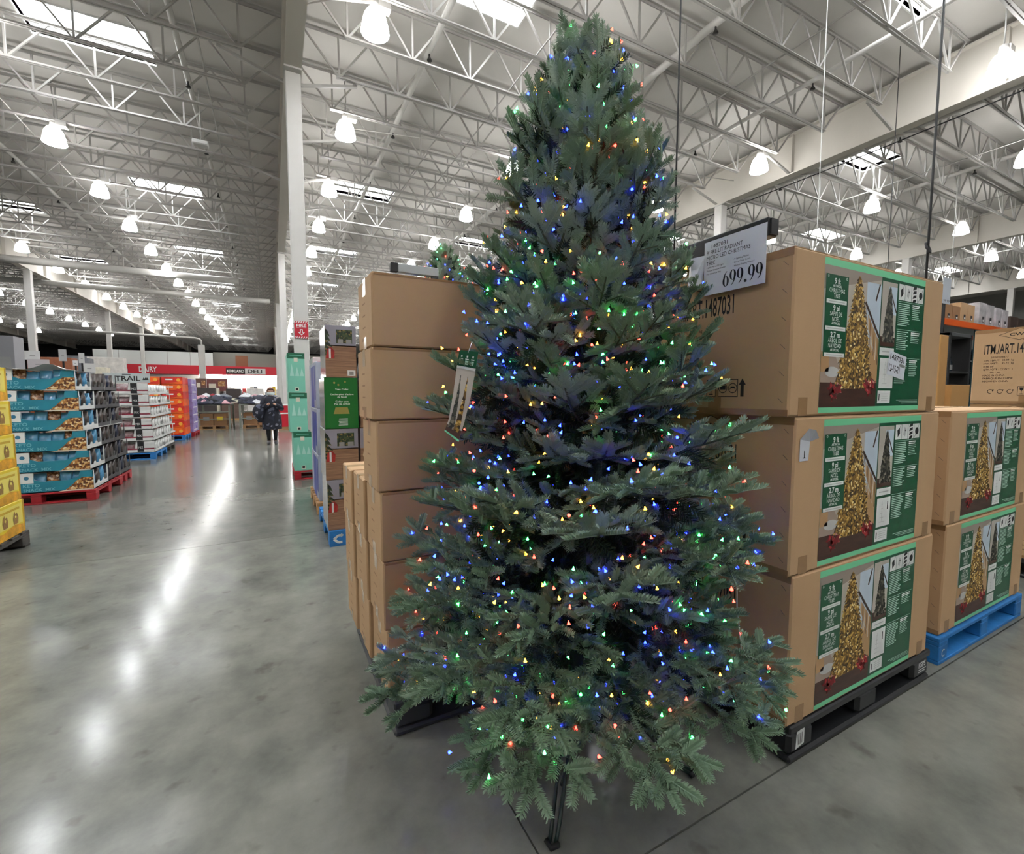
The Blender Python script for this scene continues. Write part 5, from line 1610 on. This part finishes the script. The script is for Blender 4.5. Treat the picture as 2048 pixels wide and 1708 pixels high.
# ------------------------------------------------------------------ people
def person(loc, H_, label, dress_m, skin_m, hair_m, leg_m, shoe_m, dress_bottom=.27, mask=None, arms='front', group=None):
    x, y = loc
    s = H_ / 1.6
    t = thing('person', (x, y, 0), label, 'person', group)
    J = {'pel': (0, 0, .86), 'wa': (0, 0, 1.0), 'ch': (0, .0, 1.22), 'nk': (0, .01, 1.36), 'hd0': (0, -.005, 1.43), 'hd1': (0, -.01, 1.52), 'hd2': (0, 0, 1.575),
         'sl': (-.17, 0, 1.29), 'sr': (.17, 0, 1.29), 'hl': (-.085, 0, .82), 'hr': (.085, 0, .82), 'kl': (-.09, -.01, .45), 'kr': (.09, -.01, .45), 'al': (-.085, .02, .09), 'ar': (.085, .02, .09), 'tl': (-.1, -.12, .035), 'tr': (.1, -.12, .035)}
    if arms == 'front':
        J.update(el=(-.24, -.06, 1.03), er=(.25, -.06, 1.03), wl=(-.09, -.22, 1.14), wr=(.11, -.22, 1.14), fl=(-.03, -.24, 1.18), fr=(.05, -.24, 1.18))
    else:
        J.update(el=(-.24, -.1, 1.02), er=(.24, -.1, 1.02), wl=(-.2, -.32, .98), wr=(.2, -.32, .98), fl=(-.18, -.4, .97), fr=(.18, -.4, .97))
    RAD = {'pel': .13, 'wa': .11, 'ch': .13, 'nk': .048, 'hd0': .07, 'hd1': .088, 'hd2': .06, 'sl': .06, 'sr': .06, 'el': .042, 'er': .042, 'wl': .028, 'wr': .028, 'fl': .03, 'fr': .03, 'hl': .085, 'hr': .085, 'kl': .055, 'kr': .055, 'al': .036, 'ar': .036, 'tl': .02, 'tr': .02}
    E_ = [('pel', 'wa'), ('wa', 'ch'), ('ch', 'nk'), ('nk', 'hd0'), ('hd0', 'hd1'), ('hd1', 'hd2'), ('ch', 'sl'), ('sl', 'el'), ('el', 'wl'), ('wl', 'fl'), ('ch', 'sr'), ('sr', 'er'), ('er', 'wr'), ('wr', 'fr'), ('pel', 'hl'), ('hl', 'kl'), ('kl', 'al'), ('al', 'tl'), ('pel', 'hr'), ('hr', 'kr'), ('kr', 'ar'), ('ar', 'tr')]
    keys = list(J)
    me = bpy.data.meshes.new('body'); me.from_pydata([tuple(c * s for c in J[k]) for k in keys], [(keys.index(a), keys.index(b)) for a, b in E_], [])
    ob = bpy.data.objects.new('body', me); COL.objects.link(ob); ob.parent = t
    sk = ob.modifiers.new('skin', 'SKIN'); sk.use_smooth_shade = True
    for i, k in enumerate(keys):
        v = me.skin_vertices[0].data[i]; v.radius = (RAD[k] * s,) * 2; v.use_root = (k == 'pel')
    ob.modifiers.new('sub', 'SUBSURF').levels = 1
    ob.modifiers['sub'].render_levels = 2
    me.materials.append(skin_m)
    o3 = Vector((x, y, 0))
    # clothing as lofted shells round the body
    mb = MB()
    prof = [(.245, .155, dress_bottom * 1.6), (.25, .16, .62), (.24, .16, .8), (.205, .15, .95), (.185, .145, 1.06), (.215, .155, 1.2), (.205, .13, 1.3), (.12, .1, 1.36), (.07, .07, 1.385)]
    n = 20; vs, fs_ = [], []
    for i, (rx, ry, z) in enumerate(prof):
        for k in range(n):
            a = 2 * pi * k / n
            f = 1 + (.07 * sin(5 * a + 1) if i < 3 else 0)
            vs.append((x + rx * f * cos(a) * s, y + ry * f * sin(a) * s, z * s))
    for i in range(len(prof) - 1):
        for k in range(n): fs_.append((i * n + k, i * n + (k + 1) % n, (i + 1) * n + (k + 1) % n, (i + 1) * n + k))
    mb.add(vs, fs_, 0, True); mb.build('dress', dress_m, t)
    for q, (a, b, c) in enumerate((('sl', 'el', 'wl'), ('sr', 'er', 'wr'))):
        mb = MB(); P = [o3 + Vector(J[k]) * s for k in (a, b, c)]
        mb.tube([P[0] + Vector((0, 0, .03)), P[0].lerp(P[1], .5), P[1], P[1].lerp(P[2], .55), P[2]], [.085 * s, .08 * s, .085 * s, .07 * s, .055 * s], 10).build('sleeve', dress_m, t)
    for a, b in (('kl', 'al'), ('kr', 'ar')):
        P = [o3 + Vector(J[k]) * s for k in (a, b)]
        MB().tube([P[0] + Vector((0, 0, .15)), P[0], P[0].lerp(P[1], .35), P[1]], [.075 * s, .064 * s, .062 * s, .043 * s], 10).build('stocking', leg_m, t)
    for sx in (-1, 1):
        mb = MB(); vs = []
        for i, (yy, w, hh) in enumerate(((.09, .035, .09), (.04, .052, .13), (-.06, .052, .09), (-.14, .05, .065), (-.19, .03, .035))):
            for k in range(8):
                a = 2 * pi * k / 8
                vs.append((x + (sx * .092 + w * cos(a)) * s, y + yy * s, max(.004, (hh / 2 + hh / 2 * sin(a))) * s))
        mb.add(vs, [(i * 8 + k, (i + 1) * 8 + k, (i + 1) * 8 + (k + 1) % 8, i * 8 + (k + 1) % 8) for i in range(4) for k in range(8)] + [tuple(range(8)), tuple(range(32, 40))[::-1]], 0, True)
        mb.build('shoe', shoe_m, t)
    # hair: cap with sides, open at the face
    mb = MB(); vs, fs_ = [], []; n, m = 18, 8
    for i in range(m + 1):
        th = i / m * 2.1
        for k in range(n):
            a = 2 * pi * k / n
            dirv = Vector((sin(th) * cos(a), sin(th) * sin(a), cos(th)))
            front_ = max(0, -dirv.y)
            z = 1.515 + .118 * dirv.z
            if front_ > .45 and dirv.z < .45: dirv = Vector((dirv.x, -.45, dirv.z)); z = max(z, 1.565)
            vs.append((x + .103 * dirv.x * s, y + (.11 * dirv.y + .005) * s, z * s))
    for i in range(m):
        for k in range(n): fs_.append((i * n + k, (i + 1) * n + k, (i + 1) * n + (k + 1) % n, i * n + (k + 1) % n))
    mb.add(vs, fs_, 0, True); mb.build('hair', hair_m, t)
    eye = MB()
    for sx in (-1, 1): eye.lathe([(.0, -.008), (.011, 0), (0, .008)], (x + sx * .032 * s, y - .088 * s, 1.505 * s), 8)
    eye.build('eyes', dark, t)
    if mask:
        mb = MB(); vs = []
        for i in range(5):
            for k in range(9):
                a = pi + pi * (k / 8 * .9 + .05)
                r_ = .092 + .012 * sin(pi * i / 4)
                vs.append((x + r_ * cos(a) * s, y + (.102 + .016 * sin(pi * i / 4)) * sin(a) * s, (1.405 + .085 * i / 4) * s))
        mb.add(vs, [(i * 9 + k, i * 9 + k + 1, (i + 1) * 9 + k + 1, (i + 1) * 9 + k) for i in range(4) for k in range(8)], 0, True)
        mb.build('face_mask', mask, t)
    return t
skin_m = M('skin', (196, 152, 128), .5)
floral = speckle('dark floral fabric', [((18, 20, 32), 6), ((28, 32, 48), 3), ((84, 88, 104), 1), ((120, 120, 132), 1), ((22, 24, 36), 3)], 15, .8)
pr = person((-.04, 14.45), 1.56, 'person in a dark floral dress with a pale face mask standing in the aisle', floral, skin_m, M('reddish brown hair', (110, 66, 42), .6), M('black stockings', (14, 14, 16), .7), M('dark grey shoe', (52, 52, 56), .5), mask=M('pale mask', (196, 208, 206), .7))
# shawl of the same fabric gathered over one arm
mb = MB(); vs = []
n, m = 12, 7
for i in range(m + 1):
    t_ = i / m
    for k in range(n):
        a = 2 * pi * k / n
        r_ = .05 + .12 * sin(pi * min(1, .15 + t_ * .9)) * (1 + .2 * sin(3 * a))
        vs.append((-.04 - .28 - .03 * sin(pi * t_) + r_ * .9 * cos(a), 14.37 + r_ * .7 * sin(a), 1.12 - .5 * t_))
mb.add(vs, [(i * n + k, (i + 1) * n + k, (i + 1) * n + (k + 1) % n, i * n + (k + 1) % n) for i in range(m) for k in range(n)] + [tuple(range(n)), tuple(range(m * n, m * n + n))[::-1]], 0, True)
mb.build('draped_shawl', floral, pr)
person((-3.65, 27.2), 1.66, 'person in a white top bending over goods beyond the clothing tables', M('white knit', (222, 222, 218), .8), skin_m, M('black hair', (22, 20, 22), .5), M('dark trousers', (40, 42, 52), .8), dark, dress_bottom=.5, arms='out')
person((-4.35, 24.6), 1.68, 'person in a red top standing past the lilac boxes', M('red knit', (168, 30, 44), .8), skin_m, M('brown hair', (70, 48, 36), .5), M('blue trousers', (44, 56, 84), .8), dark, dress_bottom=.5, arms='out')

# ------------------------------------------------------------------ goods and counters toward the cooler wall
rf = random.Random(33)
brown_board = M('brown picture board', (96, 60, 50), .5, noise=(3, .4))
def board_at(px0, px1, py0, py1, Y, m, label, leg=True):
    a = on_y(px0, py1, Y); b = on_y(px1, py0, Y)
    t = thing('display_board', ((a.x + b.x) / 2, Y, 0), label, 'sign')
    MB().box(a.x, b.x, Y, Y + .05, a.z, b.z).build('panel', m, t)
    p = Print((a.x, Y, a.z), (1, 0, 0), (0, 0, 1), .004, .006); w, h = b.x - a.x, b.z - a.z
    p.rect(w * .1, w * .45, h * .2, h * .6, 0, 0); p.rect(w * .55, w * .9, h * .4, h * .8, 1, 0); p.build('board_print', [cream, nuts], t)
    for x in (a.x + .05, b.x - .1): MB().box(x, x + .05, Y + .01, Y + .04, 0, a.z).build('post', steel_grey, t)
board_at(392, 412, 757, 779, 36, brown_board, 'brown picture board on posts beside the square white post')
board_at(414, 454, 758, 782, 36.5, M('maroon picture board', (110, 60, 58), .5, noise=(3, .4)), 'wide maroon picture board on posts beyond the clothing tables')
case = thing('deli_counter', (-4, 54, 0), 'long white food counter under the red fascia', 'counter')
MB().box(-14, 3.5, 53.5, 55, 0, 1.0).build('base', M('counter base', (170, 166, 160), .5), case)
MB().box(-14, 3.5, 53.4, 55, 1.0, 1.06).build('worktop', M('counter top', (196, 196, 194), .3), case)
prod = [(150, 90, 60), (214, 210, 204), (60, 52, 50), (206, 176, 40), (190, 60, 60), (120, 124, 130), (226, 220, 200), (90, 70, 60)]
pm = [M('product %d' % i, c, .6, noise=(4, .2)) for i, c in enumerate(prod)]
pn = ['tan', 'white', 'dark', 'yellow', 'red', 'grey', 'cream', 'brown']
for k in range(34):
    x = -8.2 + k * .335; i = rf.randrange(8); h = rf.uniform(.5, 1.15); w = .3
    t = thing('food_package', (x, 53.9, 1.06), f'{pn[i]} food package standing on the food counter under the fascia', 'package', f'{pn[i]} packages on the food counter')
    MB().cbox(x - w / 2, x + w / 2, 53.6, 54.3, 1.06, 1.06 + h, .02).build('body', pm[i], t)
    p = Print((x - w / 2, 53.6, 1.06), (1, 0, 0), (0, 0, 1), .004, .006); p.rect(.05, w - .05, h * .3, h * .6, 0); p.build('label', [lightgrey if i != 1 else nuts], t)
for k in range(22):
    Y = 28.5 + (k // 4) * 3.1 + (k % 2) * .9; x = -4.3 + (k % 4) * 1.15 - (k // 4) * .12; i = rf.randrange(8); h = rf.uniform(.8, 1.7)
    if abs(Y - 40) < 1.2 or abs(Y - 36.3) < 1: continue
    t = thing('goods_stack', (x, Y, 0), f'{pn[i]} block of stacked goods standing beyond the clothing tables', 'goods', f'{pn[i]} goods blocks')
    MB().cbox(x - .4, x + .4, Y, Y + .8, .1, .1 + h, .01).build('body', pm[i], t); MB().box(x - .38, x + .38, Y + .02, Y + .78, 0, .1).build('base', raw_wood, t)
# square post with a pipe elbow
po = thing('pipe_post', (on_y(406, 760, 40).x, 40, 0), 'thick white square post with a pipe bent over its top', 'post')
xp = po.location.x
MB().cbox(xp - .19, xp + .19, 39.8, 40.2, 0, on_y(404, 690, 40).z, .02).build('shaft', steel_white, po)
zt = on_y(404, 690, 40).z
MB().tube([(xp, 40, zt - .05), (xp, 40, zt + .3), (xp - .1, 40, zt + .42), (xp - .4, 40, zt + .48), (xp - 7.6, 40, zt + .62)], .07, 8).build('pipe', steel_white, po)

# displays toward the side wall behind the snack trays
def block_at(px0, px1, py0, py1, Y, m, label, name='display_cabinet', cat='cabinet'):
    a = on_y(px0, py1, Y); b = on_y(px1, py0, Y)
    t = thing(name, ((a.x + b.x) / 2, Y, 0), label, cat)
    MB().cbox(a.x, b.x, Y, Y + .8, .08, b.z, .01).build('body', m, t); MB().box(a.x + .04, b.x - .04, Y + .04, Y + .76, 0, .08).build('plinth', dark, t)
    p = Print((a.x, Y, 0), (1, 0, 0), (0, 0, 1), .004, .006); w, h = b.x - a.x, b.z
    p.rect(w * .08, w * .92, h * .2, h * .78, 0); p.build('front_print', [grey_print], t)
block_at(-60, 26, 672, 790, 24, M('grey cabinet', (142, 142, 146), .5), 'tall grey cabinet standing past the yellow boxes')
for px0, px1, py0, py1, Y, c, nm in ((49, 79, 702, 719, 21, (214, 214, 212), 'white'), (56, 98, 719, 737, 20, (190, 184, 186), 'pale lilac'), (118, 132, 699, 722, 26, (186, 186, 186), 'narrow grey'), (158, 168, 706, 726, 27, (200, 200, 198), 'small light grey'), (146, 155, 721, 731, 26.5, (230, 230, 228), 'tiny white'), (166, 190, 727, 745, 28, (214, 214, 210), 'low white')):
    a = on_y(px0, py1, Y); b = on_y(px1, py0, Y)
    t = thing('sign_board', ((a.x + b.x) / 2, Y, 0), f'{nm} sign board on a thin post behind the snack trays', 'sign')
    MB().box(a.x, b.x, Y, Y + .02, a.z, b.z).build('panel', M('board ' + nm, c, .5), t)
    MB().box((a.x + b.x) / 2 - .03, (a.x + b.x) / 2 + .03, Y + .02, Y + .06, 0, b.z).build('post', dark, t)
    p = Print((a.x, Y, a.z), (1, 0, 0), (0, 0, 1), .003, .004); p.rect((b.x - a.x) * .35, (b.x - a.x) * .7, (b.z - a.z) * .4, (b.z - a.z) * .5, 0); p.build('panel_print', [grey_print], t)
for k in range(10):
    Y = 30 + k * 1.5; x = on_y(100 + (k * 37) % 140, 735, Y).x; i = (k * 3) % 8
    h = 1.42 + (787 - rf.uniform(722, 742)) / 911 * Y * .87
    t = thing('shelf_block', (x, Y, 0), f'{pn[i]} loaded shelf block far behind the snack trays', 'shelf', f'{pn[i]} shelf blocks')
    MB().cbox(x - .8, x + .8, Y, Y + .8, .1, h, .01).build('body', pm[i] if i not in (3, 4) else pm[5], t); MB().box(x - .76, x + .76, Y + .04, Y + .76, 0, .1).build('plinth', dark, t)
    for z in (.7, 1.3, 1.9):
        if z < h - .1: MB().box(x - .8, x + .8, Y - .03, Y, z, z + .06).build('shelf_edge', lightgrey, t)

# ------------------------------------------------------------------ rack and cartons past the tree cartons
orange_b = M('orange rack beam', (222, 92, 30), .45)
upr = M('dark green upright', (30, 70, 74), .5)
RY = 5.2
za = on_y(1934, 648, RY).z
xl, xr2 = on_y(1868, 640, RY).x, on_y(2045, 660, RY).x
rk = thing('pallet_rack', ((xl + xr2) / 2, RY + .6, 0), 'tall storage rack with orange beams beyond the tree cartons', 'rack')
for yy in (RY, RY + 1.1):
    MB().cbox(xl, xr2, yy, yy + .06, za - .1, za + .06, .006).build('beam', orange_b, rk)
    for x in (xl, xl + (xr2 - xl) * .5, xr2): MB().cbox(x - .05, x + .05, yy + .065, yy + .16, 0, za + .06, .004).build('upright', upr, rk)
MB().box(xl, xr2, RY + .06, RY + 1.1, za + .03, za + .05).build('deck', steel_grey, rk)
ztop = za + .065
items = [(1890, 1922, 606, carton_d, 'dark brown twin cartons with black labels'), (1923, 1951, 604, carton_m, 'tan carton stack on a blue base'), (1960, 1990, 604, M('shrink wrap grey', (196, 192, 192), .25, noise=(3, .3)), 'grey shrink-wrapped pallet load'), (1993, 2018, 615, M('shrink wrap pale', (206, 200, 202), .25, noise=(3, .3)), 'pale shrink-wrapped load with red marks'), (2022, 2052, 632, M('very dark carton', (66, 50, 42), .7), 'very dark low cartons')]
for px0, px1, py, m, la in items:
    a = on_y(px0, py, RY + .12); b = on_y(px1, py, RY + .12)
    h = max(.25, a.z - ztop)
    t = thing('rack_load', ((a.x + b.x) / 2, RY + .5, ztop), la + ' on the orange rack', 'carton')
    mid_ = (a.x + b.x) / 2
    MB().cbox(a.x, mid_ - .01, RY + .12, RY + 1.0, ztop, ztop + h, .01).build('body', m, t); MB().cbox(mid_, b.x, RY + .12, RY + 1.0, ztop, ztop + h * .96, .01).build('body', m, t)
    p = Print((a.x, RY + .12, ztop), (1, 0, 0), (0, 0, 1), .004, .005); w = b.x - a.x
    for c in (.2, .7): p.rect(w * c, w * (c + .14), h * .15, h * .4, 0, 0); p.rect(w * c + .02, w * (c + .14) - .02, h * .17, h * .26, 1, 1)
    p.build('load_label', [dark, white], t)
bot_m = speckle('bottle pack print', [((26, 34, 44), 5), ((60, 76, 92), 2), ((170, 184, 196), 1), ((90, 110, 124), 1)], 14, .25, (1, 1, .4))
for k in range(7):
    x = xl + .15 + k * (xr2 - xl) / 7.2
    for j in range(4):
        z = .02 + j * .66
        if z + .62 > za - .12: continue
        t = thing('bottle_case', (x + .35, RY + .6, z), f'shrink-wrapped dark bottle case, layer {j + 1} below the orange beam', 'case', 'bottle cases under the orange beam')
        MB().cbox(x, x + .72, RY + .18, RY + .9, z, z + .65, .04).build('body', bot_m, t)
        MB().box(x, x + .72, RY + .17, RY + .18, z + .3, z + .33).build('wrap_band', lightgrey, t)
# black shelf frame with bottles, nearer
FY = 3.1
a = on_y(1896, 742, FY); b = on_y(1945, 670, FY)
fr = thing('black_shelf', ((a.x + b.x) / 2, FY + .25, 0), 'black framed shelf of bottles behind the diamond logo carton', 'shelf')
for x in (a.x, b.x - .05): MB().cbox(x, x + .05, FY, FY + .5, 0, b.z, .004).build('side_frame', dark, fr)
MB().cbox(a.x, b.x, FY, FY + .5, b.z - .05, b.z, .004).build('top_rail', M('grey rail', (84, 86, 88), .5), fr); MB().cbox(a.x + .05, b.x - .05, FY, FY + .5, a.z - .03, a.z, .004).build('shelf_board', dark, fr)
for k in range(5):
    x = a.x + .09 + k * (b.x - a.x - .16) / 5 + .03
    t = thing('bottle', (x, FY + .2, a.z), 'dark bottle with grey label standing on the black framed shelf', 'bottle', 'bottles on the black shelf')
    MB().lathe([(0, 0), (.034, 0), (.036, .02), (.036, .15), (.014, .2), (.013, .25), (0, .25)], (x, FY + .2, a.z), 12).build('glass', M('dark bottle', (30, 38, 46), .15), t)
    MB().lathe([(.0365, .04), (.0365, .12)], (x, FY + .2, a.z), 12).build('label', grey_print, t)
def low_carton(px0, px1, py0, py1, Y, d, m, label, z0=None):
    a = on_y(px0, py1, Y); b = on_y(px1, py0, Y)
    zz = a.z if z0 is None else z0
    t = thing('carton', ((a.x + b.x) / 2, Y + d / 2, zz), label, 'carton')
    MB().cbox(a.x, b.x, Y, Y + d, zz, b.z, .005).build('body', m, t)
    p = Print((a.x, Y, zz), (1, 0, 0), (0, 0, 1), .001, .001); w, h = b.x - a.x, b.z - zz
    p.rect(w * .2, w * .5, h * .12, h * .15, 0); p.rect(w * .6, w * .85, h * .2, h * .23, 0); p.rect(w * .2, w * .5, h * .2, h * .23, 0); p.build('carton_print', [ink2], t)
low_carton(1872, 1898, 671, 830, 2.45, .5, M('honey cardboard', (178, 134, 78), .7, noise=(3, .06)), 'tall honey brown carton behind the upper blue pallet carton', z0=0)
low_carton(1899, 1940, 770, 835, 2.5, .4, M('honey cardboard', (178, 134, 78), .7), 'small honey carton with printed lines below the black shelf', z0=0)
# clear price sheet on a stand farther back
a = on_y(1884, 606, 4.0); b = on_y(1903, 558, 4.0)
t = thing('price_sign', ((a.x + b.x) / 2, 4.0, 0), 'hazy white price sheet on a post beyond the topmost tree carton', 'sign')
MB().box(a.x, b.x, 4.0, 4.004, a.z, b.z).build('sheet', M('hazy sheet', (206, 212, 220), .3), t)
p = Print((a.x, 4.0, a.z), (1, 0, 0), (0, 0, 1), .001, .001); p.text('99.99', (b.x - a.x) * .15, .03, .05, 0, 1, width=(b.x - a.x) * .75); p.build('sign_print', [ink], t)
MB().box((a.x + b.x) / 2 - .02, (a.x + b.x) / 2 + .02, 4.01, 4.05, 0, b.z).build('post', dark, t)

# ------------------------------------------------------------------ hanging cables, rods and ducts
blk = M('black cable', (22, 22, 24), .5)
def drop(px, py, Y, z0, r, m, name, label, loop=None):
    q = on_y(px, py, Y)
    t = thing(name, (q.x, Y, z0), label, 'cable')
    MB().tube([(q.x, Y, z0), (q.x + .01, Y, (z0 + 8) / 2), (q.x, Y, 8.45)], r, 6).build('cable', m, t)
    if loop:
        zz = on_y(px, loop, Y).z
        MB().tube([(q.x + .03 * sin(k * .8) + .01, Y + .02 * cos(k * .8), zz + .05 * cos(k * .8) - .01 * (k % 3)) for k in range(18)], r * .8, 5).build('coil', m, t)
    return t
drop(1352, 300, 2.25, .02, .006, blk, 'power_cable', 'thin black cable hanging from the ceiling between the lit tree and the price sign')
drop(1868, 300, 2.3, .02, .012, blk, 'power_cable', 'thick dark cable hanging from the ceiling behind the topmost tree carton', 498)
drop(1641, 300, 3.6, .02, .006, white, 'steel_wire', 'thin white wire hanging from the ceiling over the topmost tree carton')
drop(1777, 500, 5.0, .02, .008, blk, 'power_cable', 'black cable hanging by the white rod near the orange rack')
t = drop(1908, 470, 6.5, on_y(1908, 516, 6.5).z, .014, white, 'hanging_rod', 'white rod with a small sensor hanging over the orange rack')
MB().lathe([(0, -.03), (.06, -.02), (.06, .01), (.02, .03)], t.location, 10).build('sensor', lightgrey, t)
t = drop(397, 200, 13.2, on_y(398, 282, 13.2).z, .008, white, 'hanging_rod', 'thin rod with a flat white fixture hanging near the tall column')
MB().cbox(t.location.x - .16, t.location.x + .16, 13.1, 13.3, t.location.z - .1, t.location.z, .02).build('fixture', lightgrey, t)
a = on_y(236, 539, 27.5); b = on_y(477, 558, 27.5)
t = thing('air_duct', ((a.x + b.x) / 2, 27.5, a.z), 'round white air duct hung level below the joists', 'duct')
MB().tube([(a.x - 5, 27.5, a.z), (b.x, 27.5, a.z)], .16, 12).build('tube', steel_white, t)
for x in (a.x - 3, a.x + .2, b.x - .25): MB().tube([(x, 27.5, a.z + .15), (x, 27.5, 8.45)], .03, 5).build('hanger', steel_white, t)
a = on_y(300, 583, 31.7); b = on_y(540, 607, 31.7)
t = thing('air_duct', ((a.x + b.x) / 2, 31.7, a.z), 'second white air duct farther along the aisle', 'duct')
MB().tube([(a.x - 6, 31.7, a.z), (b.x, 31.7, a.z)], .14, 12).build('tube', steel_white, t)
for x in (a.x, b.x - .6): MB().tube([(x, 31.7, a.z + .13), (x, 31.7, 8.45)], .03, 5).build('hanger', steel_white, t)
